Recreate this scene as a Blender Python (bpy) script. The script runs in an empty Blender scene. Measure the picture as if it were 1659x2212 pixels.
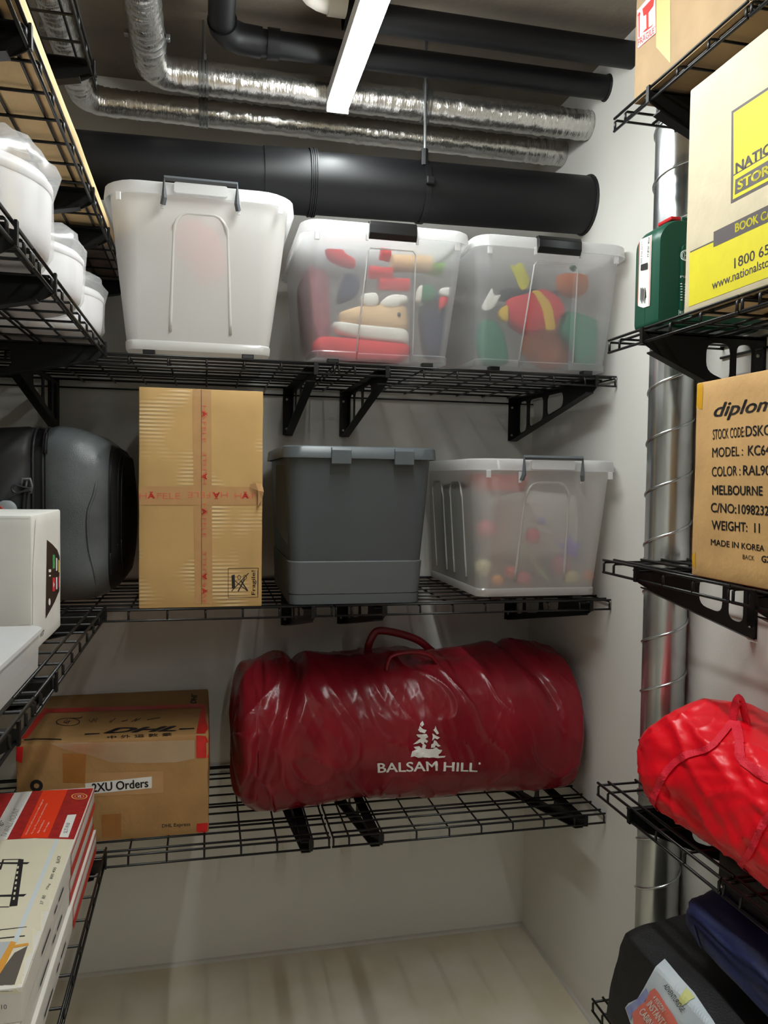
import bpy, bmesh, math, random
from mathutils import Vector, Matrix, noise
from mathutils.bvhtree import BVHTree

# ------------------------------------------------------------------ camera
FOC, PW, PH = 1700.0, 1659.0, 2212.0
def _rot(x, y, z):
    return Matrix.Rotation(x, 3, 'X') @ Matrix.Rotation(y, 3, 'Y') @ Matrix.Rotation(z, 3, 'Z')
_A = _rot(0.04256731, 0.22237295, -0.01429599)
CR = Matrix((_A.col[0], -_A.col[2], _A.col[1]))        # camera axes -> room axes
CC = Vector((0.0, 0.0, 1.75))
sc = bpy.context.scene
col = sc.collection
cam_d = bpy.data.cameras.new('camera')
cam_d.sensor_fit = 'VERTICAL'; cam_d.sensor_height = 24.0; cam_d.lens = 24.0 * FOC / PH
cam_d.clip_start = 0.02; cam_d.clip_end = 60
cam = bpy.data.objects.new('camera', cam_d); col.objects.link(cam)
cam.matrix_world = Matrix.Translation(CC) @ CR.to_4x4()
sc.camera = cam

# ------------------------------------------------------------------ world and exposure
w = bpy.data.worlds.new('world'); sc.world = w; w.use_nodes = True
w.node_tree.nodes['Background'].inputs[0].default_value = (0.9, 0.95, 1.0, 1)
w.node_tree.nodes['Background'].inputs[1].default_value = 0.0
sc.view_settings.view_transform = 'Standard'
sc.view_settings.look = 'None'
sc.view_settings.gamma = 1.0
sc.view_settings.use_curve_mapping = False
sc.view_settings.exposure = 1.7
LAMP_STRENGTH = 25.0
cy = sc.cycles
cy.max_bounces = 10; cy.diffuse_bounces = 5; cy.glossy_bounces = 4; cy.transmission_bounces = 8
cy.transparent_max_bounces = 14
cy.caustics_reflective = False; cy.caustics_refractive = False
cy.sample_clamp_indirect = 6.0

# ------------------------------------------------------------------ pixel -> room
def ray(x, y):
    return CR @ Vector(((x - PW / 2) / FOC, -(y - PH / 2) / FOC, -1.0))
def onX(x, y, X): d = ray(x, y); return CC + d * ((X - CC.x) / d.x)
def onY(x, y, Y): d = ray(x, y); return CC + d * ((Y - CC.y) / d.y)
def onZ(x, y, Z): d = ray(x, y); return CC + d * ((Z - CC.z) / d.z)

# ------------------------------------------------------------------ materials
def lin(c):
    return tuple(((v / 255) / 12.92 if v / 255 <= .04045 else ((v / 255 + .055) / 1.055) ** 2.4) for v in c) + (1.0,)
MATS = {}
def mat(name, rgb, rough=.5, metal=0.0, var=0.0, vscale=8.0, bump=0.0, bscale=60.0, kind='noise', spec=.5, coat=0.0,
        stretch=(1, 1, 1), rgb2=None, detail=4.0, bdist=.004):
    if name in MATS: return MATS[name]
    m = bpy.data.materials.new(name); m.use_nodes = True
    nt = m.node_tree; b = nt.nodes['Principled BSDF']
    b.inputs['Roughness'].default_value = rough; b.inputs['Metallic'].default_value = metal
    b.inputs['Specular IOR Level'].default_value = spec
    b.inputs['Coat Weight'].default_value = coat
    c = lin(rgb); b.inputs['Base Color'].default_value = c
    tc = nt.nodes.new('ShaderNodeTexCoord'); mp = nt.nodes.new('ShaderNodeMapping')
    mp.inputs['Scale'].default_value = stretch
    nt.links.new(tc.outputs['Object'], mp.inputs['Vector'])
    if var > 0 or rgb2:
        n = nt.nodes.new('ShaderNodeTexNoise'); n.inputs['Scale'].default_value = vscale; n.inputs['Detail'].default_value = detail
        nt.links.new(mp.outputs['Vector'], n.inputs['Vector'])
        r = nt.nodes.new('ShaderNodeValToRGB')
        c2 = lin(rgb2) if rgb2 else tuple(v * (1 - var) for v in c[:3]) + (1,)
        c1 = c if rgb2 else tuple(min(1, v * (1 + var * .5)) for v in c[:3]) + (1,)
        r.color_ramp.elements[0].position = .3; r.color_ramp.elements[1].position = .7
        r.color_ramp.elements[0].color = c2; r.color_ramp.elements[1].color = c1
        nt.links.new(n.outputs['Fac'], r.inputs['Fac']); nt.links.new(r.outputs['Color'], b.inputs['Base Color'])
    if bump > 0:
        if kind == 'wave':
            t = nt.nodes.new('ShaderNodeTexWave'); t.inputs['Scale'].default_value = bscale; t.inputs['Distortion'].default_value = .6
            t.bands_direction = 'Z'
            out = t.outputs['Fac']
        elif kind == 'voronoi':
            t = nt.nodes.new('ShaderNodeTexVoronoi'); t.inputs['Scale'].default_value = bscale
            out = t.outputs['Distance']
        else:
            t = nt.nodes.new('ShaderNodeTexNoise'); t.inputs['Scale'].default_value = bscale; t.inputs['Detail'].default_value = 5
            out = t.outputs['Fac']
        nt.links.new(mp.outputs['Vector'], t.inputs['Vector'])
        bp = nt.nodes.new('ShaderNodeBump'); bp.inputs['Strength'].default_value = bump; bp.inputs['Distance'].default_value = bdist
        nt.links.new(out, bp.inputs['Height']); nt.links.new(bp.outputs['Normal'], b.inputs['Normal'])
    MATS[name] = m
    return m
def frosted(name, tint=(235, 236, 238), clear=.4, diff=.25, trans=.2, refr=.15, rough=.4, ior=1.2, gloss=.06):
    """milky polypropylene: part of the light passes straight, part is blurred, part is scattered"""
    if name in MATS: return MATS[name]
    m = bpy.data.materials.new(name); m.use_nodes = True
    nt = m.node_tree; nt.nodes.remove(nt.nodes['Principled BSDF']); out = nt.nodes['Material Output']
    c = lin(tint)
    def nd(t, **kw):
        n = nt.nodes.new(t)
        for k, v in kw.items(): n.inputs[k].default_value = v
        return n
    def mix(a, b, f):
        n = nt.nodes.new('ShaderNodeMixShader'); n.inputs[0].default_value = f
        nt.links.new(a, n.inputs[1]); nt.links.new(b, n.inputs[2]); return n.outputs[0]
    T = nd('ShaderNodeBsdfTransparent', Color=(1, 1, 1, 1)).outputs[0]
    D = nd('ShaderNodeBsdfDiffuse', Color=c).outputs[0]
    L = nd('ShaderNodeBsdfTranslucent', Color=c).outputs[0]
    R = nd('ShaderNodeBsdfRefraction', Color=(1, 1, 1, 1), Roughness=rough, IOR=ior).outputs[0]
    G = nd('ShaderNodeBsdfGlossy', Color=(1, 1, 1, 1), Roughness=.22).outputs[0]
    s = clear + refr
    a = mix(T, R, refr / s)
    b = mix(D, L, trans / (diff + trans))
    o = mix(a, b, (diff + trans) / (s + diff + trans))
    o = mix(o, G, gloss)
    nt.links.new(o, out.inputs['Surface'])
    MATS[name] = m
    return m
def emit(name, rgb, strength):
    m = bpy.data.materials.new(name); m.use_nodes = True
    b = m.node_tree.nodes['Principled BSDF']
    b.inputs['Base Color'].default_value = lin(rgb)
    b.inputs['Emission Color'].default_value = lin(rgb); b.inputs['Emission Strength'].default_value = strength
    MATS[name] = m
    return m
def patchy(name, rgb, rough):
    """carton whose flutes show through in rubbed patches"""
    m = mat(name, rgb, rough, var=.10, vscale=7, bump=.3, bscale=30, kind='wave')
    nt = m.node_tree; bp = [n for n in nt.nodes if n.type == 'BUMP'][0]; b = nt.nodes['Principled BSDF']
    mp = [n for n in nt.nodes if n.type == 'MAPPING'][0]; wv = [n for n in nt.nodes if n.type == 'TEX_WAVE'][0]
    n = nt.nodes.new('ShaderNodeTexNoise'); n.inputs['Scale'].default_value = 5.0; n.inputs['Detail'].default_value = 2
    r = nt.nodes.new('ShaderNodeMapRange'); r.inputs['From Min'].default_value = .52; r.inputs['From Max'].default_value = .64
    nt.links.new(mp.outputs['Vector'], n.inputs['Vector']); nt.links.new(n.outputs['Fac'], r.inputs['Value'])
    k = nt.nodes.new('ShaderNodeMath'); k.operation = 'MULTIPLY'; k.inputs[1].default_value = .45
    nt.links.new(r.outputs['Result'], k.inputs[0]); nt.links.new(k.outputs[0], bp.inputs['Strength'])
    # rubbed flutes are paler
    mul = nt.nodes.new('ShaderNodeMath'); mul.operation = 'MULTIPLY'; nt.links.new(wv.outputs['Fac'], mul.inputs[0]); nt.links.new(r.outputs['Result'], mul.inputs[1])
    mul2 = nt.nodes.new('ShaderNodeMath'); mul2.operation = 'MULTIPLY'; mul2.inputs[1].default_value = .45; nt.links.new(mul.outputs[0], mul2.inputs[0])
    src = b.inputs['Base Color'].links[0].from_socket
    mx = nt.nodes.new('ShaderNodeMix'); mx.data_type = 'RGBA'
    nt.links.new(mul2.outputs[0], mx.inputs['Factor']); nt.links.new(src, mx.inputs['A']); mx.inputs['B'].default_value = lin((240, 224, 190))
    nt.links.new(mx.outputs['Result'], b.inputs['Base Color'])
    return m
def card(name, rgb, rough=.75, wave=0.0):
    return mat(name, rgb, rough, var=.16, vscale=9, bump=.25, bscale=70) if not wave else patchy(name, rgb, rough)

M_wall = mat('painted_wall', (224, 221, 214), .7, var=.05, vscale=2.2, bump=.12, bscale=180, bdist=.002)
M_ceil = mat('raw_concrete', (128, 117, 104), .85, var=.28, vscale=3.0, bump=.4, bscale=40)
M_floor = mat('concrete_floor', (234, 228, 212), .5, var=.2, vscale=3.5, bump=.15, bscale=60, rgb2=(214, 202, 174))
M_blk = mat('black_powder_coat', (9, 9, 10), .36)
M_blkm = mat('black_bracket_steel', (5, 5, 6), .45, spec=.35)
M_screw = mat('zinc_screw', (190, 190, 180), .35, .8)
M_pipe = mat('black_pipe_plastic', (8, 8, 11), .5, var=.2, vscale=12, spec=.35)
M_foil = mat('aluminium_foil_wrap', (214, 212, 208), .25, .95, bump=.55, bscale=60, kind='noise', stretch=(3.5, .8, .8), bdist=.005)
M_galv = mat('galvanised_steel', (200, 204, 204), .23, .92, var=.3, vscale=9, stretch=(1, 1, .5))
M_steel = mat('clamp_steel', (150, 152, 154), .35, .9)
M_pvc = mat('white_pvc', (214, 208, 196), .4)
M_white = mat('white_paper', (236, 234, 228), .6)
M_ink = mat('black_ink', (28, 24, 24), .7)
M_red = mat('red_ink', (206, 44, 34), .6)

# ------------------------------------------------------------------ mesh helpers
def link(name, me, m=None, parent=None, smooth=False):
    o = bpy.data.objects.new(name, me)
    col.objects.link(o)
    if m and not me.materials: me.materials.append(m)
    if smooth:
        for p in me.polygons: p.use_smooth = True
    if parent:
        o.parent = parent
        pm = parent
        o.matrix_parent_inverse = ORIG[parent.name].inverted()
    ORIG[o.name] = Matrix.Identity(4)
    return o
ORIG = {}
def thing(name, label, cat, loc=(0, 0, 0), group=None):
    o = bpy.data.objects.new(name, None); col.objects.link(o)
    o.location = loc; o.empty_display_size = .05
    ORIG[o.name] = Matrix.Translation(loc)
    return tag(o, label, cat, group)
def tag(o, label, cat, group=None):
    o['label'] = label; o['category'] = cat
    if group: o['group'] = group
    return o
def me_from(verts, faces, name='mesh'):
    me = bpy.data.meshes.new(name); me.from_pydata([tuple(v) for v in verts], [], faces); me.update(); return me
class MB:
    def __init__(s): s.v = []; s.f = []
    def add(s, vs, fs):
        n = len(s.v); s.v += [tuple(v) for v in vs]; s.f += [tuple(i + n for i in f) for f in fs]; return s
    def box(s, x0, x1, y0, y1, z0, z1):
        vs = [(x, y, z) for z in (z0, z1) for y in (y0, y1) for x in (x0, x1)]
        return s.add(vs, [(0, 2, 3, 1), (4, 5, 7, 6), (0, 1, 5, 4), (2, 6, 7, 3), (0, 4, 6, 2), (1, 3, 7, 5)])
    def loft(s, rings, cap0=True, cap1=True, closed=True):
        n = len(rings[0]); vs = [p for r in rings for p in r]; fs = []
        for i in range(len(rings) - 1):
            for j in range(n if closed else n - 1):
                a = i * n + j; b = i * n + (j + 1) % n
                fs.append((a, b, b + n, a + n))
        if cap0: fs.append(tuple(range(n - 1, -1, -1)))
        if cap1: fs.append(tuple((len(rings) - 1) * n + j for j in range(n)))
        return s.add(vs, fs)
    def tube(s, pts, r, n=8, caps=True, rz=None, up=None):
        """round (or flattened) tube along a polyline; r may be a list"""
        pts = [Vector(p) for p in pts]; rings = []
        prev = None
        for i, p in enumerate(pts):
            t = (pts[min(i + 1, len(pts) - 1)] - pts[max(i - 1, 0)])
            if t.length < 1e-9: t = Vector((0, 0, 1))
            t.normalize()
            ref = Vector(up) if up else (prev if prev else (Vector((0, 0, 1)) if abs(t.z) < .9 else Vector((1, 0, 0))))
            a = t.cross(ref)
            if a.length < 1e-6: a = t.cross(Vector((1, 0, 0)))
            a.normalize(); b = a.cross(t); b.normalize(); prev = b
            rr = r[i] if isinstance(r, (list, tuple)) else r
            r2 = (rz[i] if isinstance(rz, (list, tuple)) else rz) if rz else rr
            rings.append([p + a * (rr * math.cos(2 * math.pi * k / n)) + b * (r2 * math.sin(2 * math.pi * k / n)) for k in range(n)])
        return s.loft(rings, caps, caps)
    def sphere(s, c, rx, ry, rz, nu=16, nv=10):
        rings = []
        for i in range(1, nv):
            a = math.pi * i / nv
            rings.append([(c[0] + rx * math.sin(a) * math.cos(2 * math.pi * k / nu), c[1] + ry * math.sin(a) * math.sin(2 * math.pi * k / nu), c[2] - rz * math.cos(a)) for k in range(nu)])
        return s.loft(rings)
    def build(s, name, m, parent=None, smooth=False, bevel=0.0, seg=2, sharp=None, tri=False):
        me = me_from(s.v, s.f, name)
        if tri:
            bm = bmesh.new(); bm.from_mesh(me); bmesh.ops.triangulate(bm, faces=bm.faces[:]); bm.to_mesh(me); bm.free(); me.update()
        if bevel > 0:
            bm = bmesh.new(); bm.from_mesh(me)
            bmesh.ops.bevel(bm, geom=[e for e in bm.edges if len(e.link_faces) == 2 and e.calc_face_angle(0) > .5], offset=bevel, segments=seg, profile=.5, affect='EDGES', clamp_overlap=True)
            bm.to_mesh(me); bm.free(); me.update()
        o = link(name, me, m, parent, smooth)
        if smooth and sharp:
            me.set_sharp_from_angle(angle=math.radians(sharp))
        return o
def rrect(x0, x1, y0, y1, r, n=5):
    """rounded rectangle, counter-clockwise from the front-left corner"""
    out = []
    for cx, cyy, a0 in ((x0 + r, y0 + r, math.pi), (x1 - r, y0 + r, 1.5 * math.pi), (x1 - r, y1 - r, 0), (x0 + r, y1 - r, .5 * math.pi)):
        for k in range(n + 1):
            a = a0 + .5 * math.pi * k / n
            out.append((cx + r * math.cos(a), cyy + r * math.sin(a)))
    return out
def spline(pts, n=8):
    """Catmull-Rom through the points"""
    pts = [Vector(p) for p in pts]; P = [pts[0] * 2 - pts[1]] + pts + [pts[-1] * 2 - pts[-2]]; out = []
    for i in range(1, len(P) - 2):
        for k in range(n):
            t = k / n
            a, b, c, d = P[i - 1], P[i], P[i + 1], P[i + 2]
            out.append(.5 * ((2 * b) + (c - a) * t + (2 * a - 5 * b + 4 * c - d) * t * t + (3 * b - a - 3 * c + d) * t ** 3))
    out.append(pts[-1]); return out
def roundpoly(pts, r, n=4):
    out = []; N = len(pts)
    for i in range(N):
        p0, p, p1 = (Vector(pts[i - 1]), Vector(pts[i]), Vector(pts[(i + 1) % N]))
        a = (p0 - p); b = (p1 - p); rr = min(r, a.length * .45, b.length * .45)
        A = p + a.normalized() * rr; B = p + b.normalized() * rr
        for k in range(n + 1):
            t = k / n; out.append(A * (1 - t) ** 2 + p * 2 * t * (1 - t) + B * t * t)
    return out
def flat_curve(loops, thick):
    """filled outline with holes, extruded"""
    cu = bpy.data.curves.new('outline', 'CURVE'); cu.dimensions = '2D'; cu.fill_mode = 'BOTH'; cu.extrude = thick / 2
    for lp in loops:
        sp = cu.splines.new('POLY'); sp.points.add(len(lp) - 1); sp.use_cyclic_u = True
        for i, p in enumerate(lp): sp.points[i].co = (p[0], p[1], 0, 1)
    o = bpy.data.objects.new('outline_source', cu)
    me = bpy.data.meshes.new_from_object(o)
    bpy.data.objects.remove(o); bpy.data.curves.remove(cu)
    return me
def text_mesh(s, bold=0.0, shear=0.0):
    cu = bpy.data.curves.new('text', 'FONT'); cu.body = s; cu.size = 1; cu.offset = min(bold, 0.0); cu.shear = shear; cu.resolution_u = 3
    o = bpy.data.objects.new('text_source', cu)
    me = bpy.data.meshes.new_from_object(o)
    bpy.data.objects.remove(o); bpy.data.curves.remove(cu)
    if bold > 0:
        vs = [v.co.copy() for v in me.vertices]; fs = [tuple(p.vertices) for p in me.polygons]; V, F = [], []
        for dx, dy in ((-bold, 0), (bold, 0), (0, bold * .7), (0, -bold * .7)):
            n = len(V); V += [(v.x + dx, v.y + dy, 0) for v in vs]; F += [tuple(i + n for i in f) for f in fs]
        bpy.data.meshes.remove(me); me = me_from(V, F)
    return me
BVH = {}
def bvh_of(objs):
    key = tuple(o.name for o in objs)
    if key not in BVH:
        vs, fs = [], []
        for o in objs:
            n = len(vs); vs += [v.co.copy() for v in o.data.vertices]; fs += [tuple(i + n for i in p.vertices) for p in o.data.polygons]
        BVH[key] = BVHTree.FromPolygons(vs, fs)
    return BVH[key]
def cast(objs, px, py, off=.0006):
    t = bvh_of(objs); d = ray(px, py).normalized()
    hit, nrm, i, dist = t.ray_cast(CC, d)
    if hit is None: return None
    if nrm.dot(d) > 0: nrm = -nrm
    return hit + nrm * off
def wrap(objs, me2, name, m, parent, off=.0006, sub=0.0):
    """print whose outline is given in photograph pixels, laid onto the surface of the objects"""
    bm = bmesh.new(); bm.from_mesh(me2)
    xs = [v.co.x for v in bm.verts]; ys = [v.co.y for v in bm.verts]
    cen = Vector((sum(xs) / len(xs), sum(ys) / len(ys)))
    if sub > 0:
        for lo, hi, ax in ((min(xs), max(xs), Vector((1, 0, 0))), (min(ys), max(ys), Vector((0, 1, 0)))):
            n = int((hi - lo) / sub)
            for k in range(1, n + 1):
                q = lo + (hi - lo) * k / (n + 1)
                bmesh.ops.bisect_plane(bm, geom=bm.verts[:] + bm.edges[:] + bm.faces[:], dist=1e-5, plane_co=ax * q, plane_no=ax)
        bmesh.ops.triangulate(bm, faces=bm.faces[:])
    dead = []
    for v in bm.verts:
        p = Vector((v.co.x, v.co.y)); h = None
        for k in range(0, 26):                      # prints end at the edge of the thing
            e = p.lerp(cen, min(.9, k * 1.5 / max(1.0, (p - cen).length)))
            h = cast(objs, e.x, e.y, off)
            if h is not None: break
        if h is None: dead.append(v)
        else: v.co = h
    if dead: bmesh.ops.delete(bm, geom=dead, context='VERTS')
    me = bpy.data.meshes.new(name); bm.to_mesh(me); bm.free()
    bpy.data.meshes.remove(me2)
    return link(name, me, m, parent)
def wtext(objs, parent, s, A, B, C, m=M_ink, bold=0.0, shear=0.0, sub=9.0, off=.0006, name='lettering'):
    """text whose box has lower-left A, lower-right B, upper-left C (photograph pixels)"""
    me = text_mesh(s, bold, shear)
    xs = [v.co.x for v in me.vertices]; ys = [v.co.y for v in me.vertices]
    x0, x1, y0, y1 = min(xs), max(xs), min(ys), max(ys)
    for v in me.vertices:
        u = (v.co.x - x0) / (x1 - x0); t = (v.co.y - y0) / (y1 - y0)
        v.co = (A[0] + u * (B[0] - A[0]) + t * (C[0] - A[0]), A[1] + u * (B[1] - A[1]) + t * (C[1] - A[1]), 0)
    return wrap(objs, me, name, m, parent, off, sub)
def wpoly(objs, parent, polys, m, name='print', off=.0005, sub=18.0):
    vs, fs = [], []
    for p in polys:
        n = len(vs); vs += [(x, y, 0) for x, y in p]; fs.append(tuple(range(n, n + len(p))))
    me = me_from(vs, fs)
    bm = bmesh.new(); bm.from_mesh(me); bmesh.ops.triangulate(bm, faces=bm.faces[:]); bm.to_mesh(me); bm.free()
    return wrap(objs, me, name, m, parent, off, sub)
def band(pts, w):
    """strip polygons of pixel width w along a pixel polyline"""
    out = []; L = []; R = []
    for i, p in enumerate(pts):
        p = Vector((p[0], p[1])); a = Vector(pts[max(i - 1, 0)][:2]); b = Vector(pts[min(i + 1, len(pts) - 1)][:2])
        t = (b - a).normalized(); nn = Vector((-t.y, t.x)) * w / 2
        L.append(p + nn); R.append(p - nn)
    return [[tuple(L[i]), tuple(L[i + 1]), tuple(R[i + 1]), tuple(R[i])] for i in range(len(pts) - 1)]
def oval(c, rx, ry, n=24, a0=0, tilt=0):
    return [(c[0] + rx * math.cos(2 * math.pi * k / n) * math.cos(tilt) - ry * math.sin(2 * math.pi * k / n) * math.sin(tilt),
             c[1] + rx * math.cos(2 * math.pi * k / n) * math.sin(tilt) + ry * math.sin(2 * math.pi * k / n) * math.cos(tilt)) for k in range(n)]
def oring(c, rx, ry, w, n=24):
    o = oval(c, rx, ry, n); i = oval(c, rx - w, ry - w * ry / rx, n)
    return [[o[k], o[(k + 1) % n], i[(k + 1) % n], i[k]] for k in range(n)]
def stuff(o): o['kind'] = 'stuff'; return o
def structure(o): o['kind'] = 'structure'; return o

# ------------------------------------------------------------------ room shell
XL, XR, YB, YF, ZC = -0.87, 1.232, 2.855, -5.8, 3.10
structure(MB().box(XL - .1, XR + .1, YF - .1, YB + .1, -.1, 0).build('floor', M_floor))
structure(MB().box(XL - .1, XR + .1, YF - .1, YB + .1, ZC, ZC + .1).build('ceiling', M_ceil))
structure(MB().box(XL - .1, XR + .1, YB, YB + .1, 0, ZC).build('wall_back', M_wall))
structure(MB().box(XL - .1, XL, YF, YB, 0, ZC).build('wall_left', M_wall))
structure(MB().box(XR, XR + .1, YF, YB, 0, ZC).build('wall_right', M_wall))
structure(MB().box(XL - .1, XR + .1, YF - .1, YF, 0, ZC).build('wall_front', M_wall))
M_seal = mat('wall_sealant', (206, 202, 194), .6)
structure(MB().tube([(XL, YB, 0), (XR, YB, 0)], .012, 8).build('trim_1', M_seal))
structure(MB().tube([(XR, YB, 0), (XR, YF, 0)], .010, 8).build('trim_2', M_seal))

# ------------------------------------------------------------------ ceiling lamps
M_led = emit('lit_diffuser', (246, 252, 251), LAMP_STRENGTH)
M_body = mat('lamp_housing', (205, 205, 205), .5)
def lamp(x, y0, y1, z, label, end=''):
    t = thing('led_batten_lamp' + end, label, 'lamp', (x, (y0 + y1) / 2, z))
    MB().box(x - .033, x + .033, y0, y1, z + .022, z + .062).build('housing', M_body, t, bevel=.003)
    MB().loft([[(x - .029, y, z + .022), (x - .028, y, z + .004), (x - .023, y, z), (x + .023, y, z), (x + .028, y, z + .004), (x + .029, y, z + .022)][::-1] for y in (y0 + .004, y1 - .004)]).build('diffuser' + end, M_led, t)
    for y in (y0, y1):
        s = -1 if y == y0 else 1
        MB().box(x - .033, x + .033, min(y, y - s * .006), max(y, y - s * .006), z - .001, z + .062).build('end_cap', M_body, t, bevel=.002)
    for y in (y0 + .25, y1 - .32):
        MB().tube([(x, y, z + .06), (x, y, ZC)], .003, 6).build('hanger_rod', M_steel, t)
lamp(.376, .86, 2.36, 2.84, 'lit white LED batten hanging below the ducts and black pipes')
# next batten of the same row, behind the camera: the shadows that the lowest shelf's wires throw on the back wall come from there
lamp(.376, -2.26, -.76, 2.84, 'lit white LED batten over the aisle, next in the lamp row', '_offscreen')

# ------------------------------------------------------------------ pipes and ducts under the ceiling
def arc_path(p_in, corner, p_out, rad, n=10):
    p_in, corner, p_out = Vector(p_in), Vector(corner), Vector(p_out)
    a = (p_in - corner).normalized(); b = (p_out - corner).normalized()
    A = corner + a * rad; B = corner + b * rad
    mid = [A * (1 - t) ** 2 + corner * 2 * t * (1 - t) + B * t * t for t in [k / n for k in range(n + 1)]]
    return [p_in] + mid + [p_out]
def resample(pts, step):
    out = [Vector(pts[0])]
    for a, b in zip(pts[:-1], pts[1:]):
        a, b = Vector(a), Vector(b); n = max(1, int((b - a).length / step))
        out += [a.lerp(b, (k + 1) / n) for k in range(n)]
    return out
def crinkle(pts, r, amp, seed, ring=.0):
    """foil tube whose skin is dented and ringed"""
    pts = resample(pts, .006); n = 28; rnd = random.Random(seed); rings = []; prev = None
    for i, p in enumerate(pts):
        t = (pts[min(i + 1, len(pts) - 1)] - pts[max(i - 1, 0)]).normalized()
        ref = Vector((0, 0, 1)); a = t.cross(ref).normalized(); b = a.cross(t).normalized()
        rr = []; rg = rnd.gauss(0, 1) * ring
        for k in range(n):
            th = 2 * math.pi * k / n
            dirv = a * math.cos(th) + b * math.sin(th)
            q = p + dirv * r
            d = amp * (noise.noise(Vector((q.x * 40 + seed, q.y * 40, q.z * 60))) + .6 * noise.noise(Vector((q.x * 110, q.y * 110 + seed, q.z * 40))))
            d += rg
            rr.append(p + dirv * (r + d))
        rings.append(rr)
    return MB().loft(rings)
t = thing('black_drain_pipe', 'thick black drain pipe along the back wall, the widest and lowest pipe', 'pipe', (.2, 2.455, 2.56))
pz = lambda x: 2.645 + (x + .87) * .016
MB().tube([(XL, 2.455, pz(XL)), (XR, 2.455, pz(XR))], .092, 40).build('pipe_run', M_pipe, t, smooth=True, sharp=50)
def collar(xa, xb, r, name, m=M_pipe):
    MB().tube([(xa, 2.455, pz(xa)), (xb, 2.455, pz(xb))], r, 40).build(name, m, t, smooth=True, sharp=50)
collar(.165, .30, .0955, 'socket')
for k in range(4): collar(.302 + k * .006, .306 + k * .006, .100 - .0012 * (k % 2), 'collar_ring')
collar(.655, .672, .0965, 'pipe_clamp')
MB().box(.652, .677, 2.345, 2.362, pz(.66) - .012, pz(.66) + .012).build('clamp_bolt', M_pipe, t, bevel=.003)
MB().tube([(.654, 2.386, pz(.66) + .056), (.654, 2.386, pz(.66) + .105)], .011, 10).build('rod_nut', M_pipe, t)
MB().tube([(.654, 2.386, pz(.66) + .08), (.654, 2.386, ZC)], .005, 8).build('hanger_rod', M_steel, t)
MB().tube([(XR - .008, 2.455, pz(XR)), (XR + .001, 2.455, pz(XR))], [.094, .098], 32).build('wall_seal', mat('black_foam_seal', (10, 10, 10), .6, bump=.8, bscale=60), t)

def foil(label, path, r, seed, clampx):
    tt = thing('foil_duct', label, 'duct', path[-1])
    crinkle(path, r, .0026, seed, .0009).build('wrapped_pipe', M_foil, tt, smooth=True)
    return tt
yA, zA = 2.445, 2.935
tA = foil('foil wrapped duct with an elbow, passing directly behind the lamp end', arc_path((-.16, .6, 2.955), (-.16, yA, 2.935), (XR, yA, zA), .075), .046, 1.3, 0)
yB_, zB = 2.635, 2.918
tB = foil('foil wrapped duct behind the other one, closest to the back wall', arc_path((-.375, .6, 2.925), (-.375, yB_, 2.918), (XR, yB_, zB), .075), .041, 7.7, 0)
for tt, yy, zz, r, xs in ((tA, yA, zA, .046, (-.012, .668)), (tB, yB_, zB, .041, (-.012,))):
    for x in xs:
        for k in range(3):
            MB().tube([(x - .014 + k * .010, yy, zz), (x - .007 + k * .010, yy, zz)], r + .0035, 28).build('clamp_band', M_steel, tt, smooth=True, sharp=40)
        MB().tube([(x, yy - .004, zz + r), (x, yy - .004, ZC)], .0045, 8).build('hanger_rod', M_steel, tt)
        MB().tube([(x, yy - .004, zz + r), (x, yy - .004, zz + r + .022)], .009, 6).build('rod_nut', M_steel, tt)
for tt, xx, r, zz in ((tA, -.16, .046, 2.94), (tB, -.375, .041, 2.925)):
    for yy in (2.25, 2.285):
        MB().tube([(xx, yy, zz), (xx, yy + .008, zz)], r + .003, 28).build('clamp_band', M_steel, tt, smooth=True, sharp=40)
    for s in (-1, 1):
        MB().box(xx + s * (r + .002) - .012, xx + s * (r + .002) + .012, 2.25, 2.268, zz - .008, zz + .008).build('clamp_ear', M_steel, tt, bevel=.003)
# thinner black pipes
t = thing('black_waste_pipe', 'thin black pipe with an elbow and socket, in front of the foil ducts', 'pipe', (.6, 2.33, 2.95))
pC = arc_path((.035, .6, 3.01), (.035, 2.33, 2.998), (XR, 2.33, 3.004), .10, 4)
MB().tube(pC, .036, 24).build('pipe_run', M_pipe, t, smooth=True, sharp=60)
MB().tube([pC[2] + Vector((-.004, -.03, 0)), pC[2], pC[3], pC[4], pC[5] + Vector((.012, 0, 0))], .041, 24).build('elbow_socket', M_pipe, t, smooth=True, sharp=60)
MB().tube([(.165, 2.33, 2.999), (.20, 2.33, 2.999)], .0415, 24).build('collar', M_pipe, t, smooth=True, sharp=60)
MB().tube([(XR - .006, 2.33, 3.004), (XR, 2.33, 3.004)], [.038, .041], 20).build('wall_seal', MATS['black_foam_seal'], t)
t = thing('black_waste_pipe', 'straight thin black pipe crossing above the lamp, first below the ceiling', 'pipe', (.6, 2.17, 2.98))
MB().tube([(.36, 2.17, 3.022), (XR, 2.17, 3.022)], .037, 24).build('pipe_run', M_pipe, t, smooth=True, sharp=60)
MB().tube([(.36, 2.17, 3.022), (.42, 2.17, 3.022)], .041, 24).build('end_socket', M_pipe, t, smooth=True, sharp=60)
t = thing('pvc_pipe', 'white plastic pipe elbow against the ceiling beside the lamp', 'pipe', (.27, 2.1, 2.98))
pw = arc_path((.262, .6, 3.045), (.262, 2.13, 3.045), (.36, 2.13, 3.045), .07, 6)
MB().tube(pw, .05, 24).build('elbow', M_pvc, t, smooth=True, sharp=60)
MB().tube([(.312, 2.13, 3.045), (.36, 2.13, 3.045)], .0535, 24).build('socket', M_pvc, t, smooth=True, sharp=60)
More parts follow.
